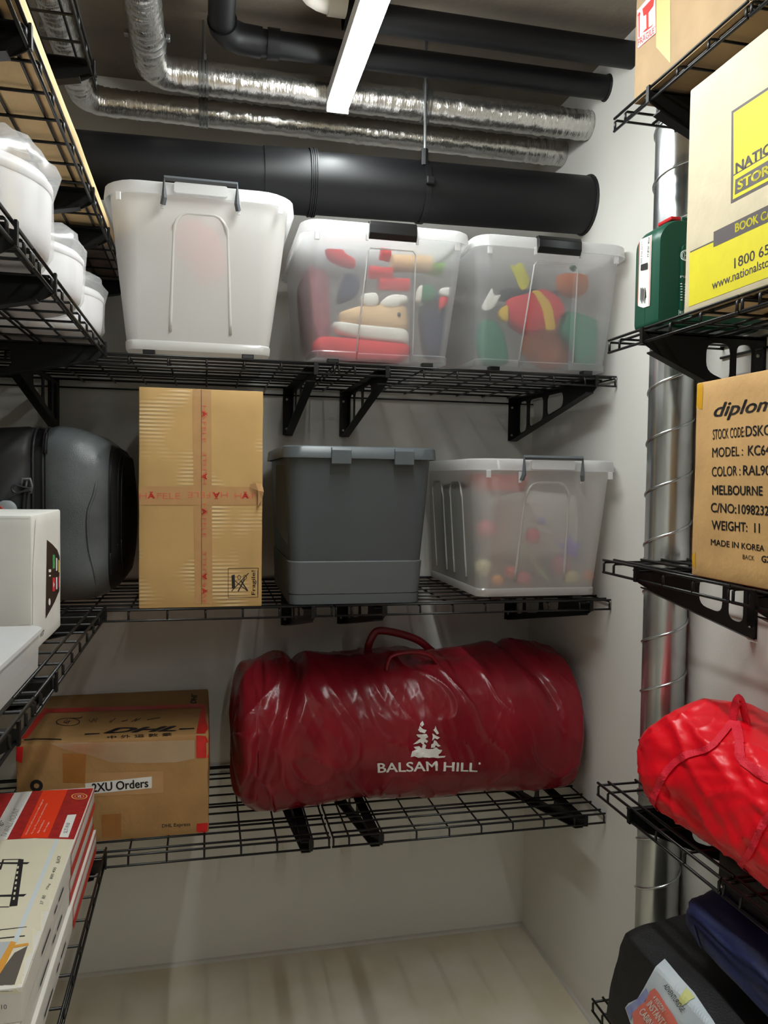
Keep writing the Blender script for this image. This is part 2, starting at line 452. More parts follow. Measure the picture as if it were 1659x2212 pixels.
# vertical spiral duct on the right wall
t = thing('spiral_duct', 'galvanised spiral duct standing from floor to ceiling against the right wall', 'duct', (1.174, 1.835, 0))
cxd, cyd, rd = 1.174, 1.835, .0545
MB().tube([(cxd, cyd, 0), (cxd, cyd, 1.55)], rd, 40, up=(1, 0, 0)).build('lower_tube', M_galv, t, smooth=True, sharp=50)
MB().tube([(cxd, cyd, 1.548), (cxd, cyd, ZC)], rd + .0015, 40, up=(1, 0, 0)).build('upper_tube', M_galv, t, smooth=True, sharp=50)
def helix(z0, z1, pitch, ph, r):
    n = int((z1 - z0) / pitch * 28); return [(cxd + r * math.cos(ph - 2 * math.pi * k / 28), cyd + r * math.sin(ph - 2 * math.pi * k / 28), z0 + pitch * k / 28) for k in range(n + 1)]
def helix_r(z0, z1, pitch, ph, r):
    n = int((z1 - z0) / pitch * 28); return [(cxd + r * math.cos(ph + 2 * math.pi * k / 28), cyd + r * math.sin(ph + 2 * math.pi * k / 28), z0 + pitch * k / 28) for k in range(n + 1)]
MB().tube(helix_r(1.56, ZC - .01, .132, math.pi * .35, rd + .002), .0038, 6).build('spiral_seam', M_galv, t, smooth=True)
MB().tube(helix_r(.02, 1.54, .132, math.pi * .9, rd + .001), .0034, 6).build('spiral_seam', M_galv, t, smooth=True)
for z in (1.552, .93): MB().tube([(cxd, cyd, z), (cxd, cyd, z + .007)], rd + .0035, 40, up=(1, 0, 0)).build('joint_ring', M_galv, t, smooth=True, sharp=50)

# ------------------------------------------------------------------ wire shelves
WR = .0029
SHARED = {}
def wire_mesh(key, pts, r=WR):
    if key not in SHARED:
        b = MB().tube(pts, r, 6); SHARED[key] = me_from(b.v, b.f, key); SHARED[key].materials.append(M_blk)
        for p in SHARED[key].polygons: p.use_smooth = True
    return SHARED[key]
def bracket_mesh(d):
    key = 'bracket%.3f' % d
    if key in SHARED: return SHARED[key]
    H = .172
    low = lambda v: -.050 - (H - .050) * max(0, (v - .03)) / (d - .03)          # lower edge of the web
    outline = roundpoly([(-.006, -.012), (-.006, -.034), (.022, -.050), (d - .004, -H), (d - .004, -.012)], .010, 3)
    holes = []
    for a, b in ((.50, .70), (.75, .88), (.905, .975)) if d < .5 else ((.36, .56), (.61, .80), (.84, .945)):
        va, vb = a * d, b * d
        holes.append(roundpoly([(va, -.026), (va, low(va) + .016), (vb, low(vb) + .020), (vb, -.026)], .022, 4))
    me = flat_curve([outline] + holes, .003)
    bm = bmesh.new(); bm.from_mesh(me); bpy.data.meshes.remove(me)
    for v in bm.verts: v.co = Vector((v.co.z + .0155, v.co.x, v.co.y))          # web in the plane of depth and height
    m2 = MB()
    m2.box(-.018, .018, d - .004, d - .001, -H, .0 - .006)                        # wall plate
    m2.box(-.014, .017, .004, d - .004, -.0145, -.012)                            # top flange
    # folded lower flange along the slope
    m2.add([(-.010, .022, -.050), (.017, .022, -.050), (.017, d - .006, -H + .001), (-.010, d - .006, -H + .001),
            (-.010, .022, -.053), (.017, .022, -.053), (.017, d - .006, -H - .002), (-.010, d - .006, -H - .002)],
           [(0, 1, 2, 3), (7, 6, 5, 4), (0, 4, 5, 1), (1, 5, 6, 2), (2, 6, 7, 3), (3, 7, 4, 0)])
    m2.box(.008, .019, -.007, -.003, -.036, -.001)                               # upturned nose
    tm = me_from(m2.v, m2.f); bm.from_mesh(tm); bpy.data.meshes.remove(tm)
    out = bpy.data.meshes.new(key); bm.to_mesh(out); bm.free(); out.materials.append(M_blkm)
    SHARED[key] = out
    return out
def screw_mesh():
    if 'screw' not in SHARED:
        b = MB().loft([[(.005 * math.cos(a), 0, .005 * math.sin(a)) for a in [2 * math.pi * k / 10 for k in range(10)]], [(.0035 * math.cos(a), -.0025, .0035 * math.sin(a)) for a in [2 * math.pi * k / 10 for k in range(10)]]])
        SHARED['screw'] = me_from(b.v, b.f, 'screw'); SHARED['screw'].materials.append(M_screw)
    return SHARED['screw']
def child(name, me, parent, loc=(0, 0, 0)):
    o = bpy.data.objects.new(name, me); col.objects.link(o); o.parent = parent; o.location = loc; return o
def wire_shelf(label, origin, rotz, L, d, brackets, group):
    t = bpy.data.objects.new('wire_shelf', None); col.objects.link(t); t.location = origin; t.rotation_euler = (0, 0, rotz); t.empty_display_size = .05
    tag(t, label, 'shelf', group)
    cm = wire_mesh('cross%.3f' % d, [(0, d, -.0085), (0, .004, -.0085), (0, 0, -.012), (0, 0, -.032)])
    us = [.004] + [.05 + .1016 * k for k in range(int((L - .06) / .1016) + 1)] + [L - .004]
    us = sorted(us); us = [u for i, u in enumerate(us) if i == 0 or u - us[i - 1] > .02]
    for u in us: child('cross_wire', cm, t, (u, 0, 0))
    lm = wire_mesh('long%.3f' % L, [(0, 0, 0), (L, 0, 0)], .0032)
    if d > .5: offs = [(0, -.0032), (0, -.032), (.030, -.0032), (.092, -.0032), (.155, -.0032), (.155, -.014), (.228, -.0032), (.30, -.0032), (.305, -.014), (.372, -.0032), (.444, -.0032), (.516, -.0032), (d - .02, -.0032), (d - .004, -.0032), (d - .004, -.03)]
    else: offs = [(0, -.0032), (0, -.032), (.028, -.0032), (.10, -.0032), (.155, -.0032), (.160, -.014), (.225, -.0032), (d - .004, -.0032), (d - .004, -.03)]
    for v, z in offs: child('long_wire', lm, t, (0, v, z))
    for u in brackets:
        b = child('bracket', bracket_mesh(d), t, (u, 0, 0))
        for z in (-.045, -.15):
            s = child('screw', screw_mesh(), b, (-.004, d - .0045, z))
    return t
HP = math.pi / 2
ZT, ZM, ZBt = 2.082, 1.394, .720            # back wall levels
for z, nm in ((ZT, 'under the three plastic tubs below the drain pipe'), (ZM, 'under the suitcase and tall carton'), (ZBt, 'under the taped courier carton and burgundy bag')):
    wire_shelf({ZT: 'black wire shelf on the back wall carrying the milky white tub under the drain pipe', ZM: 'black wire shelf on the back wall carrying the suitcase and tall taped carton', ZBt: 'black wire shelf on the back wall carrying the courier carton with red tape'}[z],
               (-.862, 2.215, z), 0, 1.219, .635, (.36, 1.148), 'back wall shelves')
    wire_shelf({ZT: 'black wire shelf on the back wall carrying the two clear tubs of decorations', ZM: 'black wire shelf on the back wall carrying the grey tub and frosted tub', ZBt: 'black wire shelf on the back wall under the right half of the burgundy bag'}[z],
               (.362, 2.215, z), 0, .866, .635, (.130, .785), 'back wall shelves')
ZL = {0: 2.672, 1: 2.392, 2: 2.098, 3: 1.410, 4: .752}
wire_shelf('black wire shelf high on the left wall, topmost and empty', (-.251, 1.036, ZL[0]), HP, .914, .62, (.16, .83), 'left wall shelves')
wire_shelf('black wire shelf on the left wall under the near part of the long flat carton', (-.251, .966, ZL[1]), HP, .914, .62, (.25, .895), 'left wall shelves')
wire_shelf('black wire shelf on the left wall under the far end of the long flat carton', (-.251, 1.886, ZL[1]), HP, .90, .62, (.26, .80), 'left wall shelves')
for k, lab in ((2, 'carrying the wrapped white round tubs'), (3, 'carrying the white box with a screen picture'), (4, 'carrying the stacked red and white mount boxes')):
    wire_shelf('black wire shelf on the left wall ' + lab, (-.258, 1.296, ZL[k]), HP, .905, .608, (.145, .84), 'left wall shelves')
    wire_shelf('nearer black wire shelf joining the one ' + lab, (-.258, .376, ZL[k]), HP, .914, .608, (.12, .78), 'left wall shelves')
ZR = {1: 2.606, 2: 2.092, 3: 1.572, 4: 1.032, 5: .496}
XFR = .927
for k, lab in ((1, 'carrying the carton with a fragile sticker'), (2, 'carrying the green tool case'), (3, 'carrying the printed brown carton'), (4, 'carrying the bright red duffel bag'), (5, 'carrying the black tent bag, lowest of all')):
    wire_shelf('black narrow wire shelf on the right wall ' + lab, (XFR, 1.712, ZR[k]), -HP, .466, .305, (.14,), 'right wall shelves')
    wire_shelf('nearer narrow wire shelf joining the one ' + lab, (XFR, 1.240, ZR[k]), -HP, .914, .305, (.05, .78) if k == 3 else (.36, .80), 'right wall shelves')

# ------------------------------------------------------------------ plastic tubs
M_milk = frosted('milky_plastic', (240, 238, 234), clear=.10, diff=.54, trans=.28, refr=.08, rough=.5, ior=1.15)
M_clear = frosted('clear_frosted_plastic', (232, 234, 238), clear=.62, diff=.15, trans=.12, refr=.12, rough=.4, ior=1.14)
M_frost = frosted('frosted_plastic', (238, 236, 232), clear=.33, diff=.33, trans=.22, refr=.12, rough=.45, ior=1.14)
M_lid = frosted('white_lid_plastic', (240, 240, 240), clear=.22, diff=.40, trans=.36, refr=.02, rough=.5)
M_slate = mat('slate_plastic', (74, 80, 84), .42, var=.08, vscale=5, bump=.06, bscale=400)
M_slate2 = mat('slate_plastic_smooth', (86, 92, 96), .35)
M_hand = mat('grey_handle_plastic', (84, 88, 92), .35)
M_latch = mat('black_latch_plastic', (14, 14, 15), .28)
def tub_ring(x0, x1, y0, y1, r, z, nd=0.0, na=.36, nb=.68, n=6):
    pts = rrect(x0, x1, y0, y1, r, n)
    xa, xb = x0 + (x1 - x0) * na, x0 + (x1 - x0) * nb
    ins = [(xa, y0), (xa + .007, y0 + nd), (xb - .007, y0 + nd), (xb, y0)]
    pts = pts[:n + 1] + ins + pts[n + 1:]
    return [(p[0], p[1], z) for p in pts]
def tub(label, B, T, zb, zt, style, mbody, mlid, group, name='storage_tub', depth=.58):
    """B = bottom x0, x1, front y;  T = rim x0, x1, front y"""
    (bx0, bx1, by), (tx0, tx1, ty) = B, T
    by1, ty1 = by + depth - .06, ty + depth + .03
    t = thing(name, label, 'storage tub', ((bx0 + bx1) / 2, (by + by1) / 2, zb), group)
    def at(f):
        return [bx0 + (tx0 - bx0 + .014) * f, bx1 + (tx1 - bx1 - .014) * f, by + (ty - by + .012) * f, by1 + (ty1 - by1 - .012) * f]
    H = zt - zb; rings = []
    notch = .014 if style == 'latch' else 0
    prof = [(0, .0), (.012, -.001), (.05, 0), (.06, .003), (.2, .002), (.4, .001), (.6, 0), (.8, 0), (.83, 0), (.86, 0), (.93, 0)]
    for f, ins in prof:
        x0, x1, y0, y1 = at(f)
        nd = notch * (1 if f < .82 else (.5 if f < .85 else 0))
        rings.append(tub_ring(x0 + ins, x1 - ins, y0 + ins, y1 - ins, .03 + (.05 if style == 'handle' else .02) * f, zb + H * f, nd, .31 + .085 * f, .73 - .06 * f))
    body = MB().loft(rings, True, False).build('body', mbody, t, smooth=True, sharp=38)
    zs = zt - .034
    LR = []
    for z, o, r in ((zs, -.004, .05), (zs, .0, .054), (zs + .004, .0, .054), (zs + .030, -.003, .052), (zt, -.009, .05), (zt, -.022, .04), (zt - .006, -.03, .04)):
        LR.append(tub_ring(tx0 - o, tx1 + o, ty - o, ty1 + o, r + (.04 if style == 'handle' else 0), z))
    lid = MB().loft(LR, False, True).build('lid', mlid, t, smooth=True, sharp=50)
    xm = (tx0 + tx1) / 2
    # small hooks that hang from the rim
    if style != 'slate':
        for s in (-1, 1):
            xh = (tx0 + .045) if s < 0 else (tx1 - .045)
            MB().box(xh - .007, xh + .007, ty + .006, ty + .014, zs - .022, zs).build('rim_hook', mlid, t, bevel=.002)
    if style == 'handle':
        a, b = xm - .092, xm + .092
        y = ty - .010
        MB().tube([(a - .004, y + .006, zs - .028), (a, y, zs - .012), (a, y, zt + .004), (b, y, zt + .004), (b, y, zs - .012), (b + .004, y + .006, zs - .028)], .0075, 4, rz=.006, up=(0, 1, 0)).build('handle', M_hand, t, bevel=.001)
        MB().loft([[(p[0], yy, p[1]) for p in rrect(xm - .068, xm + .068, zs + .004, zt - .003, .006, 3)] for yy in (ty + .004, ty - .010)]).build('lid_tab', mlid, t)
        for xx in (a - .006, b + .006):
            MB().box(xx - .004, xx + .004, ty - .002, ty + .008, zs - .036, zs - .004).build('hinge_lug', mlid, t, bevel=.001)
        # arch pressed into the front
        def front_y(z):
            f = (z - zb) / H; return by + (ty - by + .012) * f
        ar = []
        hw0, hw1 = .080, .070
        z0, z1 = zb + .05, zs - .035
        for k in range(9): z = z0 + (z1 - .05 - z0) * k / 8; ar.append((xm - hw0 + (hw0 - hw1) * k / 8, front_y(z), z))
        for k in range(1, 12): a_ = math.pi * k / 12; ar.append((xm - hw1 * math.cos(a_), front_y(z1), z1 - .05 + .05 * min(1, 1.25 * math.sin(a_))))
        for k in range(8, -1, -1): z = z0 + (z1 - .05 - z0) * k / 8; ar.append((xm + hw0 - (hw0 - hw1) * k / 8, front_y(z), z))
        MB().tube([(p[0], p[1] + .0034, p[2]) for p in ar], .0046, 8).build('arch_rib', mbody, t, smooth=True)
        def side_x(z):
            f = (z - zb) / H; return bx0 + (tx0 - bx0 + .014) * f
        for yc in (by + .16, by + .36):
            sr = []
            for k in range(9): z = z0 + (z1 - .05 - z0) * k / 8; sr.append((side_x(z), yc - .06, z))
            for k in range(1, 12): a_ = math.pi * k / 12; sr.append((side_x(z1), yc - .06 * math.cos(a_), z1 - .05 + .05 * min(1, 1.25 * math.sin(a_))))
            for k in range(8, -1, -1): z = z0 + (z1 - .05 - z0) * k / 8; sr.append((side_x(z), yc + .06, z))
            MB().tube(sr, .003, 8).build('arch_rib', mbody, t, smooth=True)
    if style == 'latch':
        xa, xb = tx0 + (tx1 - tx0) * .38, tx0 + (tx1 - tx0) * .655
        P = [(-.006, zs - .012), (-.014, zs + .002), (-.013, zt - .008), (-.006, zt + .003), (.012, zt + .004), (.012, zt - .001), (.0, zs - .012)]
        MB().loft([[(x, ty + p[0], p[1]) for p in P] for x in (xa, xa + .006, xb - .006, xb)]).build('latch', M_latch, t, bevel=.0015)
        for xx in (xa - .004, xb + .004):
            MB().box(xx - .003, xx + .003, ty - .004, ty + .006, zs - .016, zs + .004).build('hinge_lug', mlid, t)
        # frame of the recessed middle panel
        zt2 = zb + H * .80
        f0, f1 = at(.06), at(.80)
        pa = [(f0[0] + (f0[1] - f0[0]) * .315, f0[2], zb + H * .06), (f1[0] + (f1[1] - f1[0]) * .378, f1[2], zt2), (f1[0] + (f1[1] - f1[0]) * .395, f1[2], zt2 + .01),
              (f1[0] + (f1[1] - f1[0]) * .665, f1[2], zt2 + .01), (f1[0] + (f1[1] - f1[0]) * .682, f1[2], zt2), (f0[0] + (f0[1] - f0[0]) * .726, f0[2], zb + H * .06)]
        MB().tube(pa, .0022, 6).build('panel_edge', mlid, t, smooth=True)
    for xx in ((bx0 + .06), (bx1 - .06)):
        if style in ('handle', 'latch'):
            MB().box(xx - .016, xx + .016, by + .004, by + .03, zb - .012, zb + .002).build('foot', M_latch, t, bevel=.002)
    if style == 'slate':
        for xc in (tx0 + (tx1 - tx0) * .36, tx0 + (tx1 - tx0) * .76):
            P = [(.002, zs - .016), (-.010, zs - .016), (-.011, zt - .012), (-.006, zt - .004), (.004, zt - .004)]
            MB().loft([[(x, ty + p[0], p[1]) for p in P] for x in (xc - .028, xc + .028)]).build('clip', M_slate2, t, bevel=.0015)
        x0, x1, y0, y1 = at(.27)
        z1_ = zb + H * .27
        xa0, xa1, ya0, _ = at(.06)
        # thicker lower part of the walls and a foot ring
        MB().loft([tub_ring(bx0 - .003, bx1 + .003, by - .003, by1 + .003, .03, zb), tub_ring(bx0 - .004, bx1 + .004, by - .005, by1 + .004, .03, zb + .028)], False, False).build('foot_ring', M_slate2, t, smooth=True, sharp=40)
        MB().loft([tub_ring(xa0 - .003, xa1 + .003, ya0 - .003, by1 + .006, .034, zb + .03), tub_ring(x0 - .003, x1 + .003, y0 - .003, y1 + .003, .038, z1_), tub_ring(x0, x1, y0, y1, .038, z1_ + .003)], False, False).build('lower_band', mat('slate_plastic_grained', (92, 96, 99), .5, bump=.2, bscale=500), t, smooth=True, sharp=40)
        # handle wing on the left side
        MB().loft([[(x0 - .002, y0 + .03, z) for z in (zs - .25, zs - .02)] + [(x0 - .03, y0 + .12, z) for z in (zs - .02, zs - .20)],
                   [(x0 - .002, y0 + .034, z) for z in (zs - .25, zs - .02)] + [(x0 - .03, y0 + .124, z) for z in (zs - .02, zs - .20)]]).build('side_wing', M_slate, t)
    return t
G_T = 'storage tubs on the back wall shelves'
tub('milky white tub with grey handle and pinkish shape inside, under the drain pipe', (-.212, .172, 2.222), (-.268, .236, 2.140), ZT + .013, 2.516, 'handle', M_milk, M_lid, G_T)
tub('clear tub with black latch holding a red and white cushion and red rolls', (.291, .690, 2.222), (.246, .735, 2.142), ZT + .013, 2.458, 'latch', M_clear, M_lid, G_T)
tub('clear tub with black latch holding pumpkins and a red gift, against the right wall', (.777, 1.198, 2.222), (.742, 1.228, 2.142), ZT + .013, 2.458, 'latch', M_clear, M_lid, G_T)
tub('slate grey opaque tub with clip lid beside the tall carton', (.236, .613, 2.225), (.205, .656, 2.17), ZM + .001, 1.846, 'slate', M_slate, M_slate2, G_T)
tub('frosted tub with grey handle holding baubles and a purple star', (.795, 1.180, 2.222), (.752, 1.228, 2.145), ZM + .013, 1.820, 'handle', M_frost, M_lid, G_T)

# ------------------------------------------------------------------ things inside the tubs
CLAMP = None
def into(p):
    """keep a point inside the tub that is being filled"""
    if not CLAMP: return Vector(p)
    (bx0, bx1, by), (tx0, tx1, ty), zb, zt = CLAMP
    f = min(1, max(0, (p[2] - zb) / (zt - zb)))
    m_ = .012
    lo = bx0 + (tx0 + .014 - bx0) * f + m_; hi = bx1 + (tx1 - .014 - bx1) * f - m_
    fy = by + (ty + .012 - by) * f + .017
    return Vector((min(hi, max(lo, p[0])), min(by + .49, max(fy, p[1])), min(zt - .045, max(zb + .004, p[2]))))
def pad(name, m, parent, poly, Y, depth, inset=.18):
    """stuffed shape: outline given in photograph pixels at the depth Y"""
    P = [onY(x, y, Y) for x, y in poly]; c = sum(P, Vector()) / len(P)
    P = [c + (q - c) for q in roundpoly([(q.x, q.z) for q in P], .02, 3) and [Vector((q.x, Y, q.y)) for q in roundpoly([(q.x, q.z) for q in P], .02, 3)]]
    prof = [(1 - inset * 1.6, 0), (1 - inset * .5, .12), (1, .4), (1, .6), (1 - inset * .5, .88), (1 - inset * 1.6, 1)]
    rings = [[into(c + (q - c) * s + Vector((0, depth * f, 0))) for q in P] for s, f in prof]
    return MB().loft(rings).build(name, m, parent, smooth=True, sharp=70)
def cloth_mat(n, rgb): return mat(n, rgb, .8, var=.12, vscale=20, bump=.3, bscale=120)
Cred, Cwht, Cbei = cloth_mat('red_felt', (214, 30, 44)), cloth_mat('white_felt', (240, 238, 228)), cloth_mat('beige_felt', (232, 196, 150))
Cnav, Cgrn, Cora = cloth_mat('navy_felt', (40, 52, 84)), cloth_mat('green_felt', (20, 120, 92)), cloth_mat('orange_felt', (214, 118, 60))
Cyel, Clime = cloth_mat('yellow_felt', (232, 190, 40)), cloth_mat('lime_felt', (150, 214, 100))
def solo(name, label, cat, m, poly, Y, depth, group, inset=.18):
    return tag(pad(name, m, None, poly, Y, depth, inset), label, cat, group)
GI = 'decorations in the clear tubs'
# first clear tub
CLAMP = ((.291, .690, 2.222), (.246, .735, 2.142), ZT + .013, 2.458)
t = thing('felt_cushion', 'striped felt cushion in red, white and beige inside the clear tub', 'cushion', (.52, 2.3, ZT + .005), GI)
pad('red_panel', Cred, t, [(690, 722), (775, 728), (890, 740), (893, 765), (870, 782), (770, 781), (700, 770), (672, 752)], 2.250, .07)
pad('white_panel', Cwht, t, [(720, 690), (780, 698), (888, 708), (890, 742), (770, 730), (725, 715)], 2.250, .07)
pad('face_panel', Cbei, t, [(735, 670), (785, 655), (885, 655), (888, 712), (780, 702), (738, 694)], 2.250, .07)
pad('curl', Cwht, t, [(782, 632), (818, 628), (822, 655), (800, 666), (782, 655)], 2.246, .05)
pad('curl', Cwht, t, [(824, 650), (845, 632), (882, 636), (886, 648), (850, 668), (826, 662)], 2.246, .05)
MB().sphere(onY(862, 679, 2.247), .006, .005, .006, 10, 6).build('button', mat('slate_button', (70, 78, 88), .4), t, smooth=True)
solo('felt_bow', 'red felt bow near the top corner of the clear tub', 'decoration', Cred, [(704, 520), (738, 518), (744, 545), (772, 560), (770, 575), (735, 570), (705, 550)], 2.262, .05, GI)
for i, (px, py, qx, lab) in enumerate(((822, 548, 842, 'short red ribbon roll standing above the other ribbon rolls'), (797, 588, 846, 'red ribbon roll lying in the middle of the ribbon rolls'), (818, 612, 882, 'long red ribbon roll lying just above the felt cushion'))):
    a, b = onY(px, py, 2.29), onY(qx, py + 4, 2.29)
    tag(MB().tube([a, a.lerp(b, .5) - Vector((0, 0, 0)), b], [.019, .0185, .019], 20).build('ribbon_roll', Cred, None, smooth=True, sharp=50), lab, 'ribbon', GI)
a, b = onY(845, 568, 2.36), onY(930, 572, 2.36)
tag(MB().tube([a, b], .026, 20).build('paper_roll', Cbei, None, smooth=True, sharp=50), 'beige paper roll lying behind the red ribbon rolls', 'roll', GI)
solo('felt_hat', 'navy felt shape leaning left of the striped cushion', 'decoration', Cnav, [(748, 585), (775, 588), (782, 625), (760, 645), (728, 655), (735, 620)], 2.30, .06, GI)
solo('garland_bag', 'lime green bag at the top right of the clear tub', 'bag', Clime, [(935, 515), (985, 512), (990, 560), (970, 590), (935, 580)], 2.32, .10, GI)
solo('felt_stocking', 'navy felt stocking standing beside the striped cushion', 'decoration', Cnav, [(910, 660), (955, 620), (980, 640), (968, 770), (925, 775), (915, 720)], 2.275, .07, GI)
t = thing('felt_mitten', 'small green felt mitten with white cuff beside the navy stocking', 'decoration', onY(925, 655, 2.25), GI)
pad('palm', Cgrn, t, [(914, 614), (930, 612), (948, 628), (935, 650), (910, 652)], 2.248, .03)
pad('cuff', Cwht, t, [(905, 618), (915, 612), (911, 652), (900, 650)], 2.247, .03)
t = thing('felt_bonnet', 'small red felt bonnet with white brim beside the green mitten', 'decoration', onY(960, 645, 2.25), GI)
pad('crown', Cred, t, [(950, 638), (972, 640), (966, 660), (950, 670)], 2.248, .03)
pad('brim', Cwht, t, [(952, 620), (980, 619), (982, 632), (970, 642), (951, 638)], 2.246, .03)
solo('wrapped_parcel', 'dark red folded wrapping inside the left side of the clear tub', 'parcel', mat('crimson_foil', (128, 44, 58), .35, .2, bump=.6, bscale=40), [(664, 560), (712, 575), (716, 740), (690, 755), (676, 700)], 2.335, .34, GI, .08)
# second clear tub
CLAMP = ((.777, 1.198, 2.222), (.742, 1.228, 2.142), ZT + .013, 2.458)
t = thing('felt_gift', 'red felt gift with yellow band lying on the orange pumpkin', 'decoration', (.96, 2.28, 2.2), GI)
pad('gift_body', Cred, t, [(1104, 640), (1150, 628), (1180, 618), (1215, 640), (1230, 670), (1205, 700), (1150, 724), (1110, 700), (1100, 665)], 2.262, .07, .12)
pad('ribbon_band', Cyel, t, [(1150, 626), (1165, 626), (1192, 655), (1203, 712), (1182, 716), (1172, 665)], 2.257, .02, .05)
pad('ribbon_tail', mat('yellow_ribbon', (226, 220, 50), .6), t, [(1102, 570), (1114, 576), (1124, 558), (1148, 612), (1128, 632)], 2.255, .008, .05)
pad('corner', Cyel, t, [(1078, 668), (1100, 654), (1100, 698), (1082, 690)], 2.275, .03, .1)
GP = 'pumpkins in the clear tub'
def pumpkin(px, py, Y, r, label):
    c = onY(px, py, Y); t = thing('felt_pumpkin', label, 'pumpkin', c, GP)
    rings = []
    for i in range(1, 14):
        a = math.pi * i / 14
        rings.append([into(c + Vector((r * (1 + .06 * math.cos(8 * th)) * math.sin(a) * math.cos(th), .7 * r * (1 + .06 * math.cos(8 * th)) * math.sin(a) * math.sin(th), -.85 * r * math.cos(a)))) for th in [2 * math.pi * k / 48 for k in range(48)]])
    MB().loft(rings).build('flesh', Cora, t, smooth=True)
    MB().tube([c + Vector((0, 0, .8 * r)), c + Vector((.008, 0, 1.0 * r))], [.012, .008], 8).build('stem', Cgrn, t, smooth=True)
pumpkin(1185, 746, 2.405, .092, 'orange felt pumpkin at the bottom of the clear tub under the gift')
pumpkin(1236, 612, 2.345, .055, 'orange felt pumpkin at the upper right inside the clear tub')
solo('green_cloth', 'folded green cloth on the right inside the pumpkin tub', 'cloth', Cgrn, [(1225, 668), (1255, 672), (1300, 690), (1315, 720), (1312, 790), (1255, 790), (1240, 745), (1212, 715)], 2.275, .05, GI)
solo('green_cloth', 'folded green cloth at the lower left inside the pumpkin tub', 'cloth', Cgrn, [(1040, 690), (1070, 685), (1092, 715), (1105, 785), (1045, 790), (1032, 740)], 2.285, .045, GI)
solo('white_ribbon_tail', 'white notched ribbon end beside the red felt gift', 'ribbon', Cwht, [(1040, 664), (1064, 618), (1067, 640), (1085, 634), (1064, 668), (1046, 672)], 2.26, .006, GI, .05)
solo('dark_felt', 'dark grey felt bundle behind the red felt gift', 'cloth', cloth_mat('grey_felt', (92, 100, 110)), [(1095, 575), (1160, 560), (1215, 585), (1225, 635), (1150, 640), (1090, 640)], 2.545, .12, GI)
# frosted tub
CLAMP = ((.795, 1.180, 2.222), (.752, 1.228, 2.145), ZM + .013, 1.820)
GB = 'baubles in the frosted tub'
for i, (px, py, Y, r, c, lab) in enumerate(((1050, 1143, 2.285, .022, (226, 60, 96), 'pink bauble at the left inside the frosted tub'), (1150, 1158, 2.262, .018, (232, 30, 80), 'bright crimson bauble in the middle of the frosted tub'), (1102, 1235, 2.265, .014, (236, 70, 60), 'small red bauble above the orange one in the frosted tub'),
                                          (1074, 1254, 2.262, .014, (244, 160, 50), 'orange bauble at the bottom of the frosted tub'), (1232, 1246, 2.27, .018, (220, 206, 130), 'gold bauble at the bottom right of the frosted tub'), (1044, 1225, 2.275, .019, (226, 214, 160), 'pale gold bauble at the lower left of the frosted tub'),
                                          (1210, 1222, 2.29, .026, (190, 60, 110), 'magenta bauble under the purple star'), (1272, 1244, 2.27, .014, (230, 110, 80), 'coral bauble in the right corner of the frosted tub'), (1168, 1126, 2.285, .010, (120, 120, 220), 'tiny blue bauble above the crimson one'), (1130, 1250, 2.28, .018, (220, 50, 90), 'rosy bauble at the bottom middle of the frosted tub'))):
    Y = Y - .012; r *= 1.35; p = onY(px, py, Y)
    p = into(p - Vector((0, 0, r))) + Vector((0, 0, r))
    p.y = max(p.y, 2.222 - .065 * (p.z - ZM - .013) / .413 + r + .004); t = thing('bauble', lab, 'bauble', p - Vector((0, 0, r)), GB)
    mm = mat('bauble_%d' % i, c, .3, .1)
    MB().sphere(p, r, r, r, 18, 12).build('ball', mm, t, smooth=True)
    MB().tube([p + Vector((0, 0, r * .92)), p + Vector((0, 0, r * 1.12))], r * .25, 8).build('cap', M_steel, t)
star = []
sc_ = (1231, 1184)
for k in range(10):
    a = -math.pi / 2 + math.pi * k / 5; rr = 30 if k % 2 == 0 else 13
    star.append((sc_[0] + rr * math.cos(a), sc_[1] + rr * math.sin(a)))
P = [onY(x, y, 2.226) for x, y in star]; c = sum(P, Vector()) / 10
vs = P + [c + Vector((0, -.008, 0)), c + Vector((0, .008, 0))]
tag(MB().add(vs, [(i, 10, (i + 1) % 10) for i in range(10)] + [((i + 1) % 10, 11, i) for i in range(10)]).build('star_ornament', mat('violet_glitter', (104, 72, 226), .4)), 'purple five pointed star ornament inside the frosted tub', 'ornament', GB)
gp = spline([onY(x, y, 2.265) for x, y in ((1128, 1178), (1140, 1195), (1150, 1212), (1165, 1232), (1185, 1252))], 10)
mb = MB()
mb.tube(gp, .004, 6)
random.seed(4)
for p in gp:
    for k in range(14):
        d = Vector((random.gauss(0, 1), random.gauss(0, 1), random.gauss(0, 1))).normalized() * random.uniform(.01, .018)
        e = d.cross(Vector((0, 0, 1))).normalized() * .0012
        mb.add([p - e, p + e, p + d], [(0, 1, 2)])
tag(mb.build('tinsel_garland', mat('pale_green_tinsel', (206, 220, 150), .35, .3)), 'pale green tinsel running across the lower frosted tub', 'tinsel', GB)
solo('red_cloth', 'red cloth pressed under the lid of the frosted tub', 'cloth', Cred, [(1036, 1015), (1140, 1012), (1150, 1030), (1135, 1065), (1085, 1060), (1038, 1064)], 2.24, .12, GB, .1)
solo('grey_bundle', 'pale grey wrapping filling the middle of the frosted tub', 'cloth', cloth_mat('pale_felt', (236, 236, 230)), [(1080, 1080), (1170, 1060), (1275, 1070), (1285, 1140), (1270, 1210), (1150, 1215), (1060, 1200), (1050, 1120)], 2.36, .2, GB)
solo('dark_bundle', 'dark garland bundle in the left side of the frosted tub', 'cloth', cloth_mat('dark_green_felt', (56, 66, 40)), [(1020, 1045), (1040, 1042), (1045, 1260), (1025, 1270)], 2.32, .34, GB, .05)
